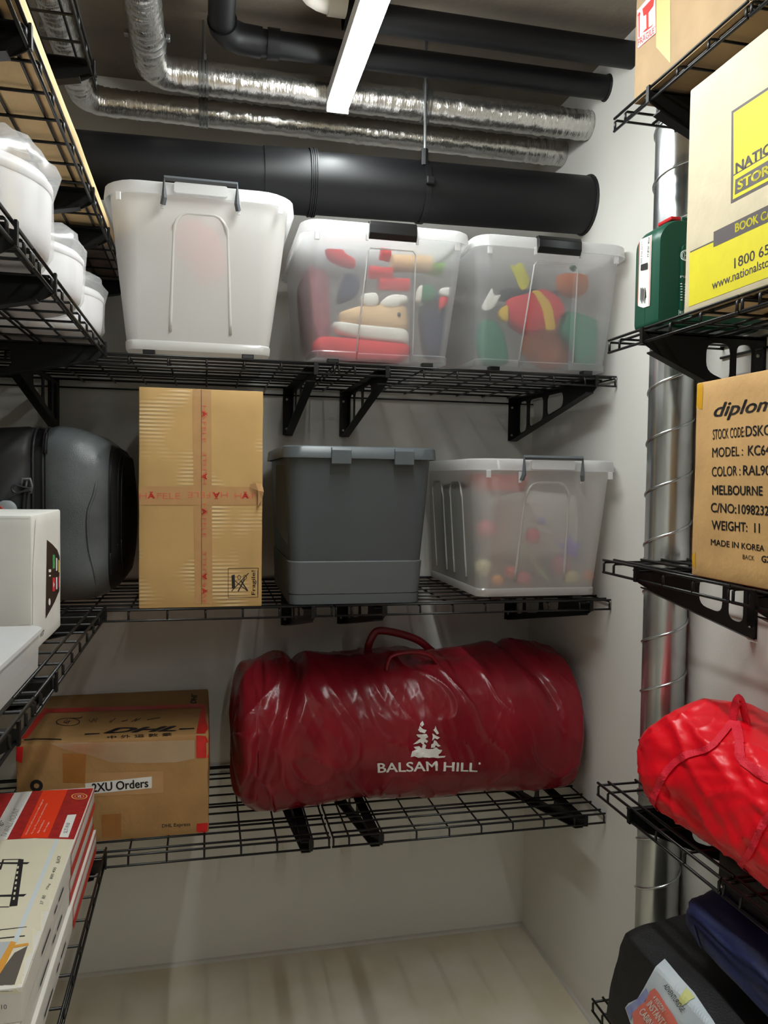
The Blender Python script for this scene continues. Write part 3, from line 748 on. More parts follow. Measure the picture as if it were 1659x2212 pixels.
# milky tub
CLAMP = None
solo('red_balloon', 'faint pink shape inside the milky white tub', 'decoration', Cred, [(372, 478), (425, 468), (470, 500), (490, 560), (482, 600), (430, 618), (405, 565), (372, 545)], 2.226, .05, GI)

# ------------------------------------------------------------------ cartons
C_haf = card('kraft_carton', (196, 158, 100), wave=.35)
C_dhl = card('brown_carton', (178, 136, 84))
C_nat = card('pale_carton', (206, 192, 162))
C_dip = card('tan_carton', (208, 164, 106))
C_flat = card('flat_carton_board', (222, 190, 138))
C_frag = card('grey_brown_carton', (166, 138, 102))
M_tape = mat('brown_packing_tape', (190, 146, 98), .25, var=.08, vscale=30)
M_tape2 = mat('dark_packing_tape', (168, 112, 56), .3, var=.1, vscale=30)
M_rtape = mat('red_packing_tape', (214, 30, 30), .35, var=.15, vscale=40)
M_seam = mat('carton_seam', (120, 84, 50), .8)
def carton(m, parent, x0, x1, y0, y1, z0, z1, sag=.004, seed=0, name='body', bev=.004, n=11, grid=None):
    """cardboard box with slightly bowed faces and soft corners"""
    bm = bmesh.new(); bmesh.ops.create_cube(bm, size=1.0)
    bmesh.ops.subdivide_edges(bm, edges=bm.edges[:], cuts=n, use_grid_fill=True)
    L = (x1 - x0, y1 - y0, z1 - z0)
    for v in bm.verts:
        u = [v.co[i] + .5 for i in range(3)]
        p = Vector((x0 + u[0] * L[0], y0 + u[1] * L[1], z0 + u[2] * L[2]))
        b = [math.sin(math.pi * q) for q in u]
        nn = noise.noise(Vector((p.x * 5 + seed, p.y * 5, p.z * 5)))
        if abs(v.co.x) > .499: p.x += math.copysign(1, v.co.x) * sag * b[1] * b[2] * (.6 + nn)
        if abs(v.co.y) > .499: p.y += math.copysign(1, v.co.y) * sag * b[0] * b[2] * (.6 + nn)
        if v.co.z > .499: p.z += sag * b[0] * b[1] * nn * 1.5
        # uneven corners
        p += Vector((noise.noise(p * 13 + Vector((seed, 0, 0))), noise.noise(p * 13 + Vector((0, seed, 5))), 0)) * sag * .35
        v.co = p
    es = [e for e in bm.edges if len(e.link_faces) == 2 and e.calc_face_angle(0) > .9]
    bmesh.ops.bevel(bm, geom=es, offset=bev, segments=2, profile=.5, affect='EDGES', clamp_overlap=True)
    bmesh.ops.triangulate(bm, faces=bm.faces[:])
    me = bpy.data.meshes.new(name); bm.to_mesh(me); bm.free()
    o = link(name, me, m, parent, True); me.set_sharp_from_angle(angle=math.radians(35))
    return o

# tall taped carton
t = thing('tall_carton', 'tall kraft carton with crossed tape lettered in red, beside the grey tub', 'carton', (0, 2.45, ZM))
b = carton(C_haf, t, -.176, .154, 2.212, 2.70, ZM + .001, 1.993, .003, 3, bev=.003)
HT = [b]
wpoly(HT, t, [[(416, 838), (456, 840), (459, 1304), (421, 1304)]], M_tape, 'tape', .0006)
wpoly(HT, t, [[(300, 1050), (566, 1052), (566, 1091), (301, 1091)]], M_tape, 'tape', .0009)
wpoly(HT, t, [[(434.5, 842), (435.8, 842), (436.4, 1304), (435.1, 1304)]], M_seam, 'flap_seam', .0012)
M_redp = mat('pale_red_ink', (214, 96, 70), .6)
for A, B, C in (((302, 1077), (389, 1077), (302, 1062)), ((492, 1063), (406, 1063), (492, 1078))):
    wtext(HT, t, 'HÄFELE', A, B, C, M_redp, -.012, off=.0013)
wtext(HT, t, 'HÄF', (507, 1077), (553, 1077), (507, 1062), M_redp, -.012, off=.0013)
for x, y, s in ((319, 1077, 1), (475, 1063, -1), (522, 1077, 1)):
    wtext(HT, t, 'Ä', (x, y), (x + 15 * s, y), (x, y - 15 * s), M_red, .03, off=.0016)
for y0, y1, up in ((876, 956, 1), (1046, 976, -1), (1088, 1160, 1), (1262, 1190, -1), (1264, 1304, 1)):
    A = (437, y0) if up > 0 else (446, y0)
    C_ = (447, y0) if up > 0 else (436, y0)
    wtext(HT, t, 'HÄFELE' if abs(y1 - y0) > 50 else 'HÄF', A, (A[0], y1), C_, M_redp, -.012, off=.0013)
    ya = y0 + (y1 - y0) * .14
    wtext(HT, t, 'Ä', (A[0] - 1 * up, ya), (A[0] - 1 * up, ya + 14 * up), (C_[0] + 1 * up, ya), M_red, .03, off=.0016)
wpoly(HT, t, band([(493, 1228), (558, 1227)], 1.2) + band([(558, 1227), (557, 1290)], 1.2) + band([(557, 1290), (493, 1291)], 1.0) + band([(493, 1291), (493, 1228)], 1.0), M_ink, 'label_frame')
wtext(HT, t, 'Fragile!', (554, 1285), (554, 1232), (543, 1285), M_ink, .01)
wpoly(HT, t, band([(556.5, 1285), (556.5, 1232)], .8), M_ink, 'underline')
wpoly(HT, t, [[(500, 1243), (507, 1241), (508, 1270), (501, 1272)]] + band([(500, 1277), (537, 1238)], 1.8) + band([(502, 1250), (535, 1277)], 1.6) + band([(514, 1278), (528, 1252)], 2.6) + band([(535, 1276), (520, 1254)], 2.6) + oring((516.5, 1247), 4, 5.2, 1.1, 14) + oring((529.5, 1247), 4, 5.2, 1.1, 14), M_ink, 'knife_and_scissors_mark')
# loose tape end at the edge
mb = MB()
P = [(540, 1047), (552, 1043), (566, 1045), (570, 1062), (566, 1080), (557, 1093), (556, 1070), (555, 1056), (541, 1054)]
vs = [onY(x, y, 2.205 - .006 * (i % 2)) for i, (x, y) in enumerate(P)] + [onY(558, 1060, 2.198)]
mb.add(vs, [(i, (i + 1) % 9, 9) for i in range(9)]).build('loose_tape_end', M_tape, t)

# courier carton
t = thing('courier_carton', 'brown courier carton with red tape on its corners, beside the burgundy bag', 'carton', (-.25, 2.55, ZBt))
b = carton(C_dhl, t, -.505, .012, 2.302, 2.80, ZBt + .001, 1.014, .008, 9, bev=.006)
HT = [b]
wpoly(HT, t, [[(150, 1672), (353, 1665), (353, 1713), (150, 1723)]], M_tape, 'tape', .0006, 20)
wpoly(HT, t, [[(136, 1627), (186, 1629), (184, 1692), (136, 1690)]], M_tape2, 'tape', .0007, 20)
wpoly(HT, t, [[(220, 1760), (262, 1757), (262, 1815), (220, 1819)]], M_tape2, 'tape', .0007, 20)
wpoly(HT, t, [[(184, 1692), (328, 1677), (328, 1702), (186, 1716)]], M_white, 'paper_label', .0012, 20)
wtext(HT, t, '2XU Orders', (199, 1711), (321, 1700), (198, 1692), M_ink, .025, off=.0022)
wtext(HT, t, 'DHL Express', (350, 1790), (411, 1786), (350, 1780), M_ink, .012, off=.001)
wpoly(HT, t, oring((79, 1697), 14, 13, 8, 20), M_ink, 'printed_digit', .001)
for pl in ([(424, 1589), (451, 1590), (450, 1637), (424, 1637)], [(425, 1779), (449, 1777), (448, 1800), (424, 1803)], [(36, 1602), (51, 1603), (48, 1648), (35, 1646)],
           [(424, 1585), (452, 1585), (454, 1522), (436, 1522)], [(36, 1596), (58, 1596), (108, 1531), (84, 1532)], [(84, 1532), (452, 1521), (452, 1529), (92, 1541)]):
    wpoly(HT, t, [pl], M_rtape, 'red_tape', .0013, 12)
wtext(HT, t, 'DHL', (222, 1585), (380, 1580), (236, 1573), M_ink, .05, .3, off=.001)
wpoly(HT, t, [[(182, 1588), (215, 1586), (216, 1584), (184, 1585)], [(386, 1577), (420, 1575), (420, 1573), (388, 1574)]], M_ink, 'stripe', .001)
wtext(HT, t, '中 外 运 敦 豪', (232, 1597), (371, 1590), (232, 1590), M_ink, .01, off=.001)
stuff(wpoly(HT, t, oring((147, 1560), 26, 8.5, 2, 24) + band([(137, 1561), (146, 1554), (143, 1565)], 1.3) + band([(138, 1562), (152, 1559)], 1.2) + band([(150, 1556), (146, 1566)], 1.2) + band([(150, 1552), (172, 1552), (178, 1549)], 1.5) +
      band([(192, 1556), (197, 1561), (204, 1552)], 1.4) + band([(203, 1558), (211, 1551), (206, 1561)], 1.3) + band([(236, 1561), (242, 1554), (238, 1562), (250, 1552)], 1.4) + band([(262, 1559), (276, 1556)], 1.3) +
      band([(284, 1560), (297, 1552), (291, 1559), (304, 1552)], 1.4) + band([(318, 1556), (330, 1553), (346, 1551)], 1.3), M_ink, 'handwriting', .0012, 6))
wtext(HT, t, 'DHL', (411, 1519), (414, 1499), (424, 1520), M_ink, .04, off=.001)
wpoly(HT, t, band([(52, 1599), (75, 1597), (104, 1597), (133, 1598)], 2.2), M_ink, 'handwriting', .0012, 6)
M_film = frosted('clear_tape_film', (255, 250, 240), clear=.8, diff=.05, trans=.02, refr=.02, rough=.2, gloss=.14)
wpoly(HT, t, [[(110, 1606), (200, 1603), (300, 1601), (420, 1598), (420, 1638), (380, 1646), (300, 1648), (240, 1646), (190, 1630), (140, 1618)]], M_film, 'clear_tape', .003, 10)

# printed moving carton and its neighbours on the right wall shelves
t = thing('moving_carton', 'pale moving carton with a yellow and grey print, beside the green tool case', 'carton', (1.07, 1.2, ZR[2]))
b = carton(C_nat, t, .937, 1.215, .98, 1.428, ZR[2] + .001, 2.536, .003, 5, bev=.003)
HT = [b]
M_yel = mat('yellow_print', (216, 202, 24), .6, var=.05, vscale=40)
M_gry = mat('grey_print', (84, 76, 76), .6)
q = lambda x, y: (1300 + x / 4.621, y / 4.621)
q2 = lambda x, y: (1300 + x / 4.621, 440 + y / 4.621)
def line_y(p, s, x): return (x, p[1] + s * (x - p[0]))
wpoly(HT, t, [[q(1297, 1112), q(1975, 662), q(1975, 1672), q(1290, 2032)]], M_gry, 'logo_frame', .0005)
wpoly(HT, t, [[q(1318, 1128), q(1955, 706), q(1955, 1362), q(1318, 1745)]], M_yel, 'logo_field', .0008)
wpoly(HT, t, [[q(1318, 1758), q(1955, 1380), q(1955, 1652), q(1312, 1992)]], M_yel, 'logo_field', .0008)
wpoly(HT, t, [[q(1338, 1795), q(1938, 1440), q(1938, 1620), q(1332, 1945)]], M_gry, 'logo_field', .0011)
wtext(HT, t, 'NATIONAL', q(1340, 1735), q(1938, 1370), q(1340, 1630), M_gry, .035, off=.0013)
wtext(HT, t, 'STORAGE', q(1360, 1905), q(1920, 1605), q(1362, 1805), M_yel, .035, off=.0015)
wpoly(HT, t, [[q2(878, 486), q2(1117, 385), q2(2300, -100), q2(2300, 505), q2(1659, 735), q2(868, 1030)]], M_yel, 'print_field', .0005)
wpoly(HT, t, [[q2(884, 478), q2(1117, 368), q2(1117, 382), q2(884, 490)]], M_gry, 'print_line', .0007)
wpoly(HT, t, [[q2(1120, 282), q2(2300, -300), q2(2300, -110), q2(1117, 435)]], M_gry, 'print_band', .0008)
wtext(HT, t, 'BOOK CARTON', q2(1335, 290), q2(1930, 40), q2(1335, 200), M_yel, .03, off=.0011)
wtext(HT, t, '1800 65', q2(1325, 650), q2(1675, 502), q2(1325, 545), M_gry, .012, off=.0008)
wtext(HT, t, 'www.nationalsto', q2(1103, 862), q2(1672, 625), q2(1103, 770), M_gry, .012, off=.0008)

t = thing('printed_carton', 'tan carton printed with black stock lines, on the shelf above the red duffel', 'carton', (1.07, 1.2, ZR[3]))
b = carton(C_dip, t, .937, 1.215, .93, 1.378, ZR[3] + .001, 1.950, .004, 12, bev=.003)
HT = [b]
q = lambda x, y: (1300 + x / 3.568, 780 + y / 3.568)
wtext(HT, t, 'diplomat', q(863, 468), q(1470, 395), q(863, 325), M_ink, .02, .35)
wtext(HT, t, 'STOCK CODE:', q(857, 607), q(1100, 585), q(857, 527), M_ink, .012)
wtext(HT, t, 'DSKC', q(1110, 583), q(1300, 572), q(1110, 500), M_ink, .02)
wtext(HT, t, 'MODEL :', q(853, 743), q(1090, 730), q(853, 668), M_ink, .012)
wtext(HT, t, 'KC64', q(1128, 730), q(1300, 725), q(1128, 650), M_ink, .02)
wtext(HT, t, 'COLOR :', q(850, 892), q(1070, 882), q(850, 815), M_ink, .012)
wtext(HT, t, 'RAL90', q(1090, 880), q(1300, 882), q(1090, 802), M_ink, .02)
wtext(HT, t, 'MELBOURNE', q(852, 1030), q(1242, 1038), q(852, 955), M_ink, .025)
wtext(HT, t, 'C/NO:1098232', q(842, 1165), q(1290, 1192), q(842, 1090), M_ink, .022)
wtext(HT, t, 'WEIGHT:  11', q(848, 1300), q(1220, 1325), q(848, 1225), M_ink, .022)
wtext(HT, t, 'MADE IN KOREA', q(842, 1418), q(1255, 1468), q(842, 1370), M_ink, .015)
wtext(HT, t, 'BACK', q(1088, 1525), q(1178, 1537), q(1088, 1490), M_ink, 0)
wtext(HT, t, 'G2', q(1232, 1550), q(1300, 1558), q(1232, 1497), M_ink, .03)
M_ytape = mat('yellow_tape', (214, 160, 40), .3)
for pl in ([q(730, 160), q(785, 150), q(775, 372), q(728, 372)], [q(692, 1470), q(722, 1470), q(722, 1600), q(688, 1595)]):
    wpoly(HT, t, [pl], M_ytape, 'tape', .0006)

t = thing('fragile_carton', 'grey brown carton with a red fragile sticker, highest on the right wall', 'carton', (1.07, 1.3, ZR[1]))
b = carton(C_frag, t, .938, 1.215, .95, 1.648, ZR[1] + .001, 2.99, .004, 21, bev=.005)
HT = [b]
q = lambda x, y: (1300 + x / 4.621, y / 4.621)
wpoly(HT, t, [[q(545, -300), q(680, -420), q(688, 280), q(685, 630), q(545, 470)]], mat('yellow_masking_tape', (192, 182, 118), .5), 'tape', .0006)
wpoly(HT, t, [[q(355, 110), q(540, -110), q(545, 330), q(358, 495)]], M_white, 'sticker', .0009)
wtext(HT, t, 'FRAGILE', q(368, 462), q(530, 330), q(366, 400), M_red, .02, off=.0013)
wpoly(HT, t, band([q(358, 400), q(545, 260)], 1.0) + band([q(360, 118), q(360, 490)], .8) + band([q(540, -90), q(545, 330)], .8) + band([q(360, 488), q(545, 330)], .8) +
      [[q(410, 90), q(530, -40), q(520, 60), q(470, 130), q(420, 165)], [q(448, 140), q(470, 125), q(472, 280), q(450, 295)], [q(410, 330), q(440, 290), q(490, 265), q(525, 235), q(500, 270), q(450, 310)],
       [q(362, 160), q(376, 120), q(392, 130), q(384, 160)], [q(370, 160), q(382, 150), q(382, 370), q(372, 378)]], M_red, 'glass_and_arrow_mark', .0013)

# long flat carton on the left wall
t = tag(carton(C_flat, None, -.84, -.253, .75, 2.34, ZL[1] + .001, ZL[1] + .034, .004, 2, 'flat_carton', .003), 'long flat beige carton lying on the upper left wall shelves', 'carton')
tag(carton(mat('dull_wrap', (128, 110, 96), .5, var=.3, vscale=20), None, -.82, -.285, 2.36, 2.79, ZL[1] + .001, ZL[1] + .075, .008, 8, 'wrapped_pack', .01), 'dull brown wrapped pack at the far end behind the long flat carton', 'pack')

# white carton with a screen picture
t = thing('white_carton', 'white carton with a black screen picture on its side, before the suitcase', 'carton', (-.5, 1.73, ZL[3]))
b = carton(mat('white_carton_board', (226, 224, 218), .55, var=.05, vscale=10), t, -.76, -.319, 1.588, 1.885, ZL[3] + .001, 1.676, .004, 17, bev=.004)
HT = [b]
q = lambda x, y: (x / 3.567, 780 + y / 3.567)
wpoly(HT, t, [[q(360, 1377), q(400, 1410), q(440, 1455), q(458, 1510), q(455, 1770), q(420, 1855), q(350, 1985)]], mat('screen_print', (44, 32, 34), .3), 'screen_picture', .0006)
ICON = [((402, 1490), (420, 1495), 1600, (60, 160, 90)), ((428, 1515), (438, 1520), 1618, (235, 235, 235)), ((446, 1530), (454, 1535), 1628, (220, 200, 80)),
        ((401, 1668), (421, 1668), 1775, (220, 40, 60)), ((428, 1665), (438, 1665), 1760, (235, 235, 240)), ((446, 1660), (454, 1660), 1745, (220, 50, 80))]
for (x0, y0), (x1, y1), yb, c in ICON:
    wpoly(HT, t, [[q(x0, y0), q(x1, y1), q(x1, yb - 4), q(x0, yb)]], mat('icon_%d_%d_%d' % c, c, .5), 'icon', .001)
wpoly(HT, t, [[q(x, y) for x, y in oval((378, 1855), 8, 28, 14)]] + [[q(372, 1605), q(390, 1605), q(390, 1625), q(372, 1628)], [q(374, 1648), q(388, 1648), q(388, 1658), q(374, 1660)]], M_white, 'icon', .001)
wpoly(HT, t, [[q(406, 1700), q(416, 1722), q(406, 1745)]], M_white, 'icon_symbol', .0014)
wtext(HT, t, '107', q(308, 2130), q(338, 2108), q(308, 2090), M_ink, 0)
wpoly(HT, t, band([q(272, 1225), q(250, 1600), q(250, 2030)], .7) + band([q(250, 2030), q(140, 2035)], .6) + band([q(0, 1215), q(280, 1215)], .6), mat('carton_crease', (168, 162, 154), .7), 'flap_seam', .0005)
# low translucent box before it
t = thing('clear_box', 'low translucent plastic box beside the white carton', 'box', (-.5, 1.3, ZL[3]))
MB().loft([[(p[0], p[1], z) for p in rrect(-.70 + i, -.284 - i, 1.02 + i, 1.482 - i, .012, 3)] for z, i in ((ZL[3] + .001, .006), (ZL[3] + .004, .002), (ZL[3] + .070, 0))], True, False).build('body', M_frost, t, smooth=True, sharp=40)
MB().loft([[(p[0], p[1], z) for p in rrect(-.704 + i, -.280 - i, 1.016 + i, 1.486 - i, .014, 3)] for z, i in ((ZL[3] + .066, 0), (ZL[3] + .073, 0), (ZL[3] + .076, .004))], True, True).build('lid', M_lid, t, smooth=True, sharp=40)
tag(carton(mat('folded_white_paper', (206, 212, 222), .5), None, -.68, -.305, 1.05, 1.46, ZL[3] + .005, ZL[3] + .058, .003, 31, 'paper_stack', .003), 'white paper stack inside the low translucent box', 'paper')

# stacked mount boxes
M_mw = mat('mount_box_white', (226, 222, 214), .5, var=.04, vscale=12)
M_mr = mat('mount_box_red', (214, 52, 34), .45, var=.1, vscale=60)
M_mr2 = mat('mount_box_dark_red', (186, 42, 36), .5, rgb2=(150, 30, 34), vscale=90)
M_cream = mat('mount_box_cream', (230, 222, 196), .5, var=.05, vscale=5)
stack = []
zz = ZL[4] + .001
for k, (lab, dx, dy) in enumerate((('red and white wall mount box, lowest of its stack', .004, .004), ('red and white wall mount box in the middle of its stack', -.003, -.006), ('red and white wall mount box on top of its stack, bracket picture upwards', 0, 0))):
    t = thing('mount_box', lab, 'box', (-.5, 1.75, zz), 'stacked mount boxes')
    b = carton(M_mw, t, -.74 + dx, -.285 + dx, 1.332 + dy, 2.176 + dy, zz, zz + .0575, .0015, 40 + k, bev=.0015)
    # printed stripes on the long side
    x = -.285 + dx + .0022
    def sideq(y0, y1, za, zb_, m, nm):
        MB().add([(x, y0, za), (x, y1, za), (x, y1, zb_), (x, y0, zb_)], [(0, 1, 2, 3)]).build(nm, m, t)
    sideq(1.80, 2.17, zz + .002, zz + .024, M_mr, 'red_stripe')
    sideq(1.80, 2.17, zz + .052, zz + .057, M_mr, 'red_stripe')
    sideq(1.795, 1.80, zz + .002, zz + .057, M_mr, 'red_stripe')
    for y0, y1, za in ((1.60, 1.63, .028), (1.645, 1.70, .028), (1.48, 1.56, .02)):
        sideq(y0, y1, zz + za, zz + za + .006, M_ink, 'small_print')
    stack.append((t, b)); zz += .0585
t, b = stack[2]; HT = [b]
q = lambda x, y: (x / 4.0077, 1660 + y / 4.0077)
def top(polys, m, nm, off=.0006): wpoly(HT, t, [[q(*p) for p in pl] for pl in polys], m, nm, off)
top([[(-420, 235), (808, 172), (640, 616), (300, 606), (0, 622), (-1050, 700)]], M_mr2, 'red_print')
top([[(640, 616), (300, 606), (0, 622), (-1050, 700), (-1800, 2000), (183, 1946)]], M_cream, 'cream_print')
top([[(128, 208), (280, 200), (60, 618), (-110, 636)]], M_white, 'white_band', .0009)
top([[(372, 195), (588, 184), (414, 604), (178, 606)]], mat('mount_box_orange', (240, 62, 28), .45), 'orange_band', .0009)
top([[(585, 405), (662, 400), (590, 600), (512, 598)]], M_white, 'name_label', .0009)
top([[(480, 614), (512, 614), (150, 1510), (105, 1512)]], mat('mount_box_blue', (214, 222, 226), .5), 'pale_band', .0009)
wtext(HT, t, 'SLT-910', q(580, 565), q(608, 478), q(548, 562), M_ink, 0, off=.0012)
wtext(HT, t, 'TV WALL MOUNT', q(52, 600), q(172, 358), q(5, 590), M_gry, -.015, off=.0012)
wtext(HT, t, 'MOUNTING', q(-90, 600), q(34, 490), q(-110, 560), M_ink, .01, off=.0012)
for i, s in enumerate(('Universal fit wall mount for a wide range of', 'Fits large TV screens for added versatility', 'Easy installation', 'Slim design')):
    x0 = 232 + i * 53
    L_ = (305, 265, 110, 85)[i]
    wtext(HT, t, s, q(x0, 580 - 8 * i), q(x0 + L_ * .5, 580 - 8 * i - L_), q(x0 - 18, 576 - 8 * i), M_white, -.01, off=.0012)
wpoly(HT, t, [[q(*p) for p in pl] for pl in oring((687, 244), 70, 27, 10)] + [[q(*p) for p in pl] for pl in oring((687, 244), 42, 16, 6)], mat('badge_print', (244, 176, 110), .5), 'badge', .001)
wtext(HT, t, '5', q(700, 256), q(704, 236), q(672, 252), M_white, .03, off=.0012)
wtext(HT, t, 'BLACK', q(512, 825), q(530, 760), q(482, 822), M_ink, 0, off=.0009)
wtext(HT, t, '800 400', q(452, 962), q(490, 862), q(428, 958), M_ink, 0, off=.0009)
wtext(HT, t, '70kg', q(420, 1056), q(442, 1002), q(394, 1052), M_ink, 0, off=.0009)
wtext(HT, t, '37  80', q(370, 1182), q(398, 1104), q(342, 1178), M_ink, 0, off=.0009)
# pictured bracket: two rails and an upright
top([[(160, 786), (206, 790), (150, 1192), (80, 1200)], [(-40, 815), (258, 815), (236, 832), (-50, 830)], [(-60, 1100), (232, 1090), (205, 1112), (-70, 1116)], [(-80, 1200), (80, 1198), (78, 1206), (-80, 1208)], [(18, 800), (36, 796), (10, 880), (-10, 880)], [(18, 790), (180, 786), (178, 793), (16, 797)]], M_ink, 'bracket_picture', .0009)
top([[(150 - 4.4 * k * 1.3, 850 + 45 * k), (165 - 4.4 * k * 1.3, 850 + 45 * k), (160 - 4.4 * k * 1.3, 872 + 45 * k), (145 - 4.4 * k * 1.3, 872 + 45 * k)] for k in range(7)], M_cream, 'bracket_slots', .0012)
top([[(-200, 1420), (230, 1372), (232, 1377), (-200, 1430)], [(-200, 1490), (215, 1448), (216, 1458), (-200, 1500)]], M_ink, 'line_picture', .0009)
top([[(-200, 1520), (100, 1500), (-30, 1880), (-300, 1900)]], mat('picture_grey', (188, 192, 194), .5), 'room_picture', .0009)
top([[(95, 1500), (140, 1510), (40, 1720), (-60, 1880), (-120, 1880)], [(90, 1540), (245, 1515), (250, 1535), (92, 1562)]], mat('picture_orange', (226, 160, 66), .5), 'room_picture', .0012)
top([[(125, 1600), (240, 1540), (110, 1925), (-120, 1935)]], mat('picture_dark', (98, 92, 84), .5), 'room_picture', .001)
wtext(HT, t, '910', q(-30, 2085), q(60, 2080), q(-30, 2045), M_gry, 0, off=.0009)

# ------------------------------------------------------------------ suitcase
M_case = mat('weave_shell', (98, 102, 104), .26, var=.35, vscale=6, bump=.35, bscale=420, kind='voronoi', bdist=.0015)
M_case2 = mat('charcoal_shell', (52, 52, 54), .42, var=.1, vscale=6)
M_rub = mat('black_rubber', (16, 16, 17), .5)
t = thing('suitcase', 'dark grey hard shell suitcase with a zip, standing beside the tall carton', 'suitcase', (-.42, 2.5, ZM))
def yz(x, y0, y1, z0, z1, r): return [(x, p[0], p[1]) for p in rrect(y0, y1, z0, z1, r, 8)]
zf = ZM + .006
MB().loft([yz(-.424, 2.285, 2.76, zf, 1.886, .085), yz(-.40, 2.272, 2.77, zf, 1.892, .09), yz(-.35, 2.268, 2.775, zf, 1.886, .095), yz(-.305, 2.272, 2.77, zf + .004, 1.872, .10), yz(-.275, 2.285, 2.76, zf + .014, 1.852, .11), yz(-.26, 2.296, 2.75, zf + .026, 1.838, .11)]).build('front_shell', M_case, t, smooth=True, sharp=60)
MB().loft([yz(-.264, 2.293, 2.752, zf + .022, 1.842, .11), yz(-.245, 2.300, 2.746, zf + .035, 1.830, .11), yz(-.228, 2.318, 2.73, zf + .06, 1.80, .12), yz(-.219, 2.345, 2.70, zf + .10, 1.75, .12)]).build('end_panel', M_rub, t, smooth=True, sharp=60)
for k in range(4):
    x = -.258 + k * .009; o = .002 + k * .006
    MB().tube([(x, p[0], p[1]) for p in rrect(2.294 + o, 2.75 - o, zf + .026 + 2 * o, 1.838 - 1.4 * o, .11, 8)] + [(x, 2.294 + o, zf + .026 + 2 * o + .11)], .0028, 6).build('panel_rib', M_rub, t, smooth=True)
MB().loft([yz(-.462, 2.285, 2.76, zf, 1.884, .085), yz(-.48, 2.272, 2.77, zf, 1.888, .09), yz(-.56, 2.268, 2.775, zf, 1.882, .095), yz(-.62, 2.28, 2.765, zf + .01, 1.868, .10), yz(-.655, 2.30, 2.745, zf + .03, 1.84, .11)][::-1]).build('rear_shell', M_case2, t, smooth=True, sharp=60)
MB().loft([yz(-.466, 2.29, 2.755, zf + .002, 1.880, .085), yz(-.42, 2.29, 2.755, zf + .002, 1.880, .085)]).build('zip_band', M_rub, t, smooth=True, sharp=60)
for x in (-.456, -.431):
    MB().tube([(x, p[0], p[1]) for p in rrect(2.285, 2.76, zf, 1.886, .086, 8)] + [(x, 2.285, zf + .086)], .004, 6).build('piping', M_case2, t, smooth=True)
MB().tube([onY(x, y, 2.279) for x, y in ((101, 935), (99, 950), (98, 968), (97, 980))], [.004, .005, .005, .006], 8).build('zip_pull', M_rub, t, smooth=True)
# a long crease moulded in the shell
cr = [(196, 928), (214, 985), (205, 1060), (190, 1110), (192, 1180), (205, 1240), (208, 1280)]
HS = [o for o in t.children if o.name.startswith('front_shell')]
pts = [cast(HS, x, y, .0) for x, y in cr]
pts = [p for p in pts if p]
MB().tube(spline(pts, 6), .0045, 6).build('moulded_ridge', M_case, t, smooth=True)
# side handle and tag loop on the rear shell
hb = MB()
hp = [onY(x, y, 2.262) for x, y in ((58, 1038), (55, 1062), (52, 1085), (50, 1130), (50, 1180))]
hb.tube(hp, .011, 8, rz=.007).build('side_handle', M_rub, t, smooth=True)
MB().tube([onY(x, y, 2.258) for x, y in ((46, 1050), (49, 1034), (65, 1034), (69, 1048), (67, 1066))], .0035, 6).build('handle_mount', mat('grey_plastic_trim', (110, 110, 112), .4), t, smooth=True)
tg = thing('luggage_tag', 'round grey luggage tag with red curve, tied to the suitcase handle', 'tag', onY(15, 1115, 2.245))
MB().tube(spline([onY(x, y, 2.248) for x, y in ((68, 1056), (50, 1052), (30, 1048), (26, 1058), (38, 1066), (56, 1058), (66, 1060), (40, 1064), (20, 1075), (0, 1085))], 5), .0028, 6).build('cord', M_case2, tg, smooth=True)
c = onY(14, 1102, 2.243)
MB().sphere(c, .027, .008, .027, 20, 10).build('disc', mat('grey_tag_plastic', (150, 156, 158), .45), tg, smooth=True)
MB().tube(spline([c + Vector((-.022, -.0075, .014)), c + Vector((-.008, -.0085, .004)), c + Vector((-.006, -.008, -.012))], 5), .002, 6).build('red_curve', M_red, tg, smooth=True)

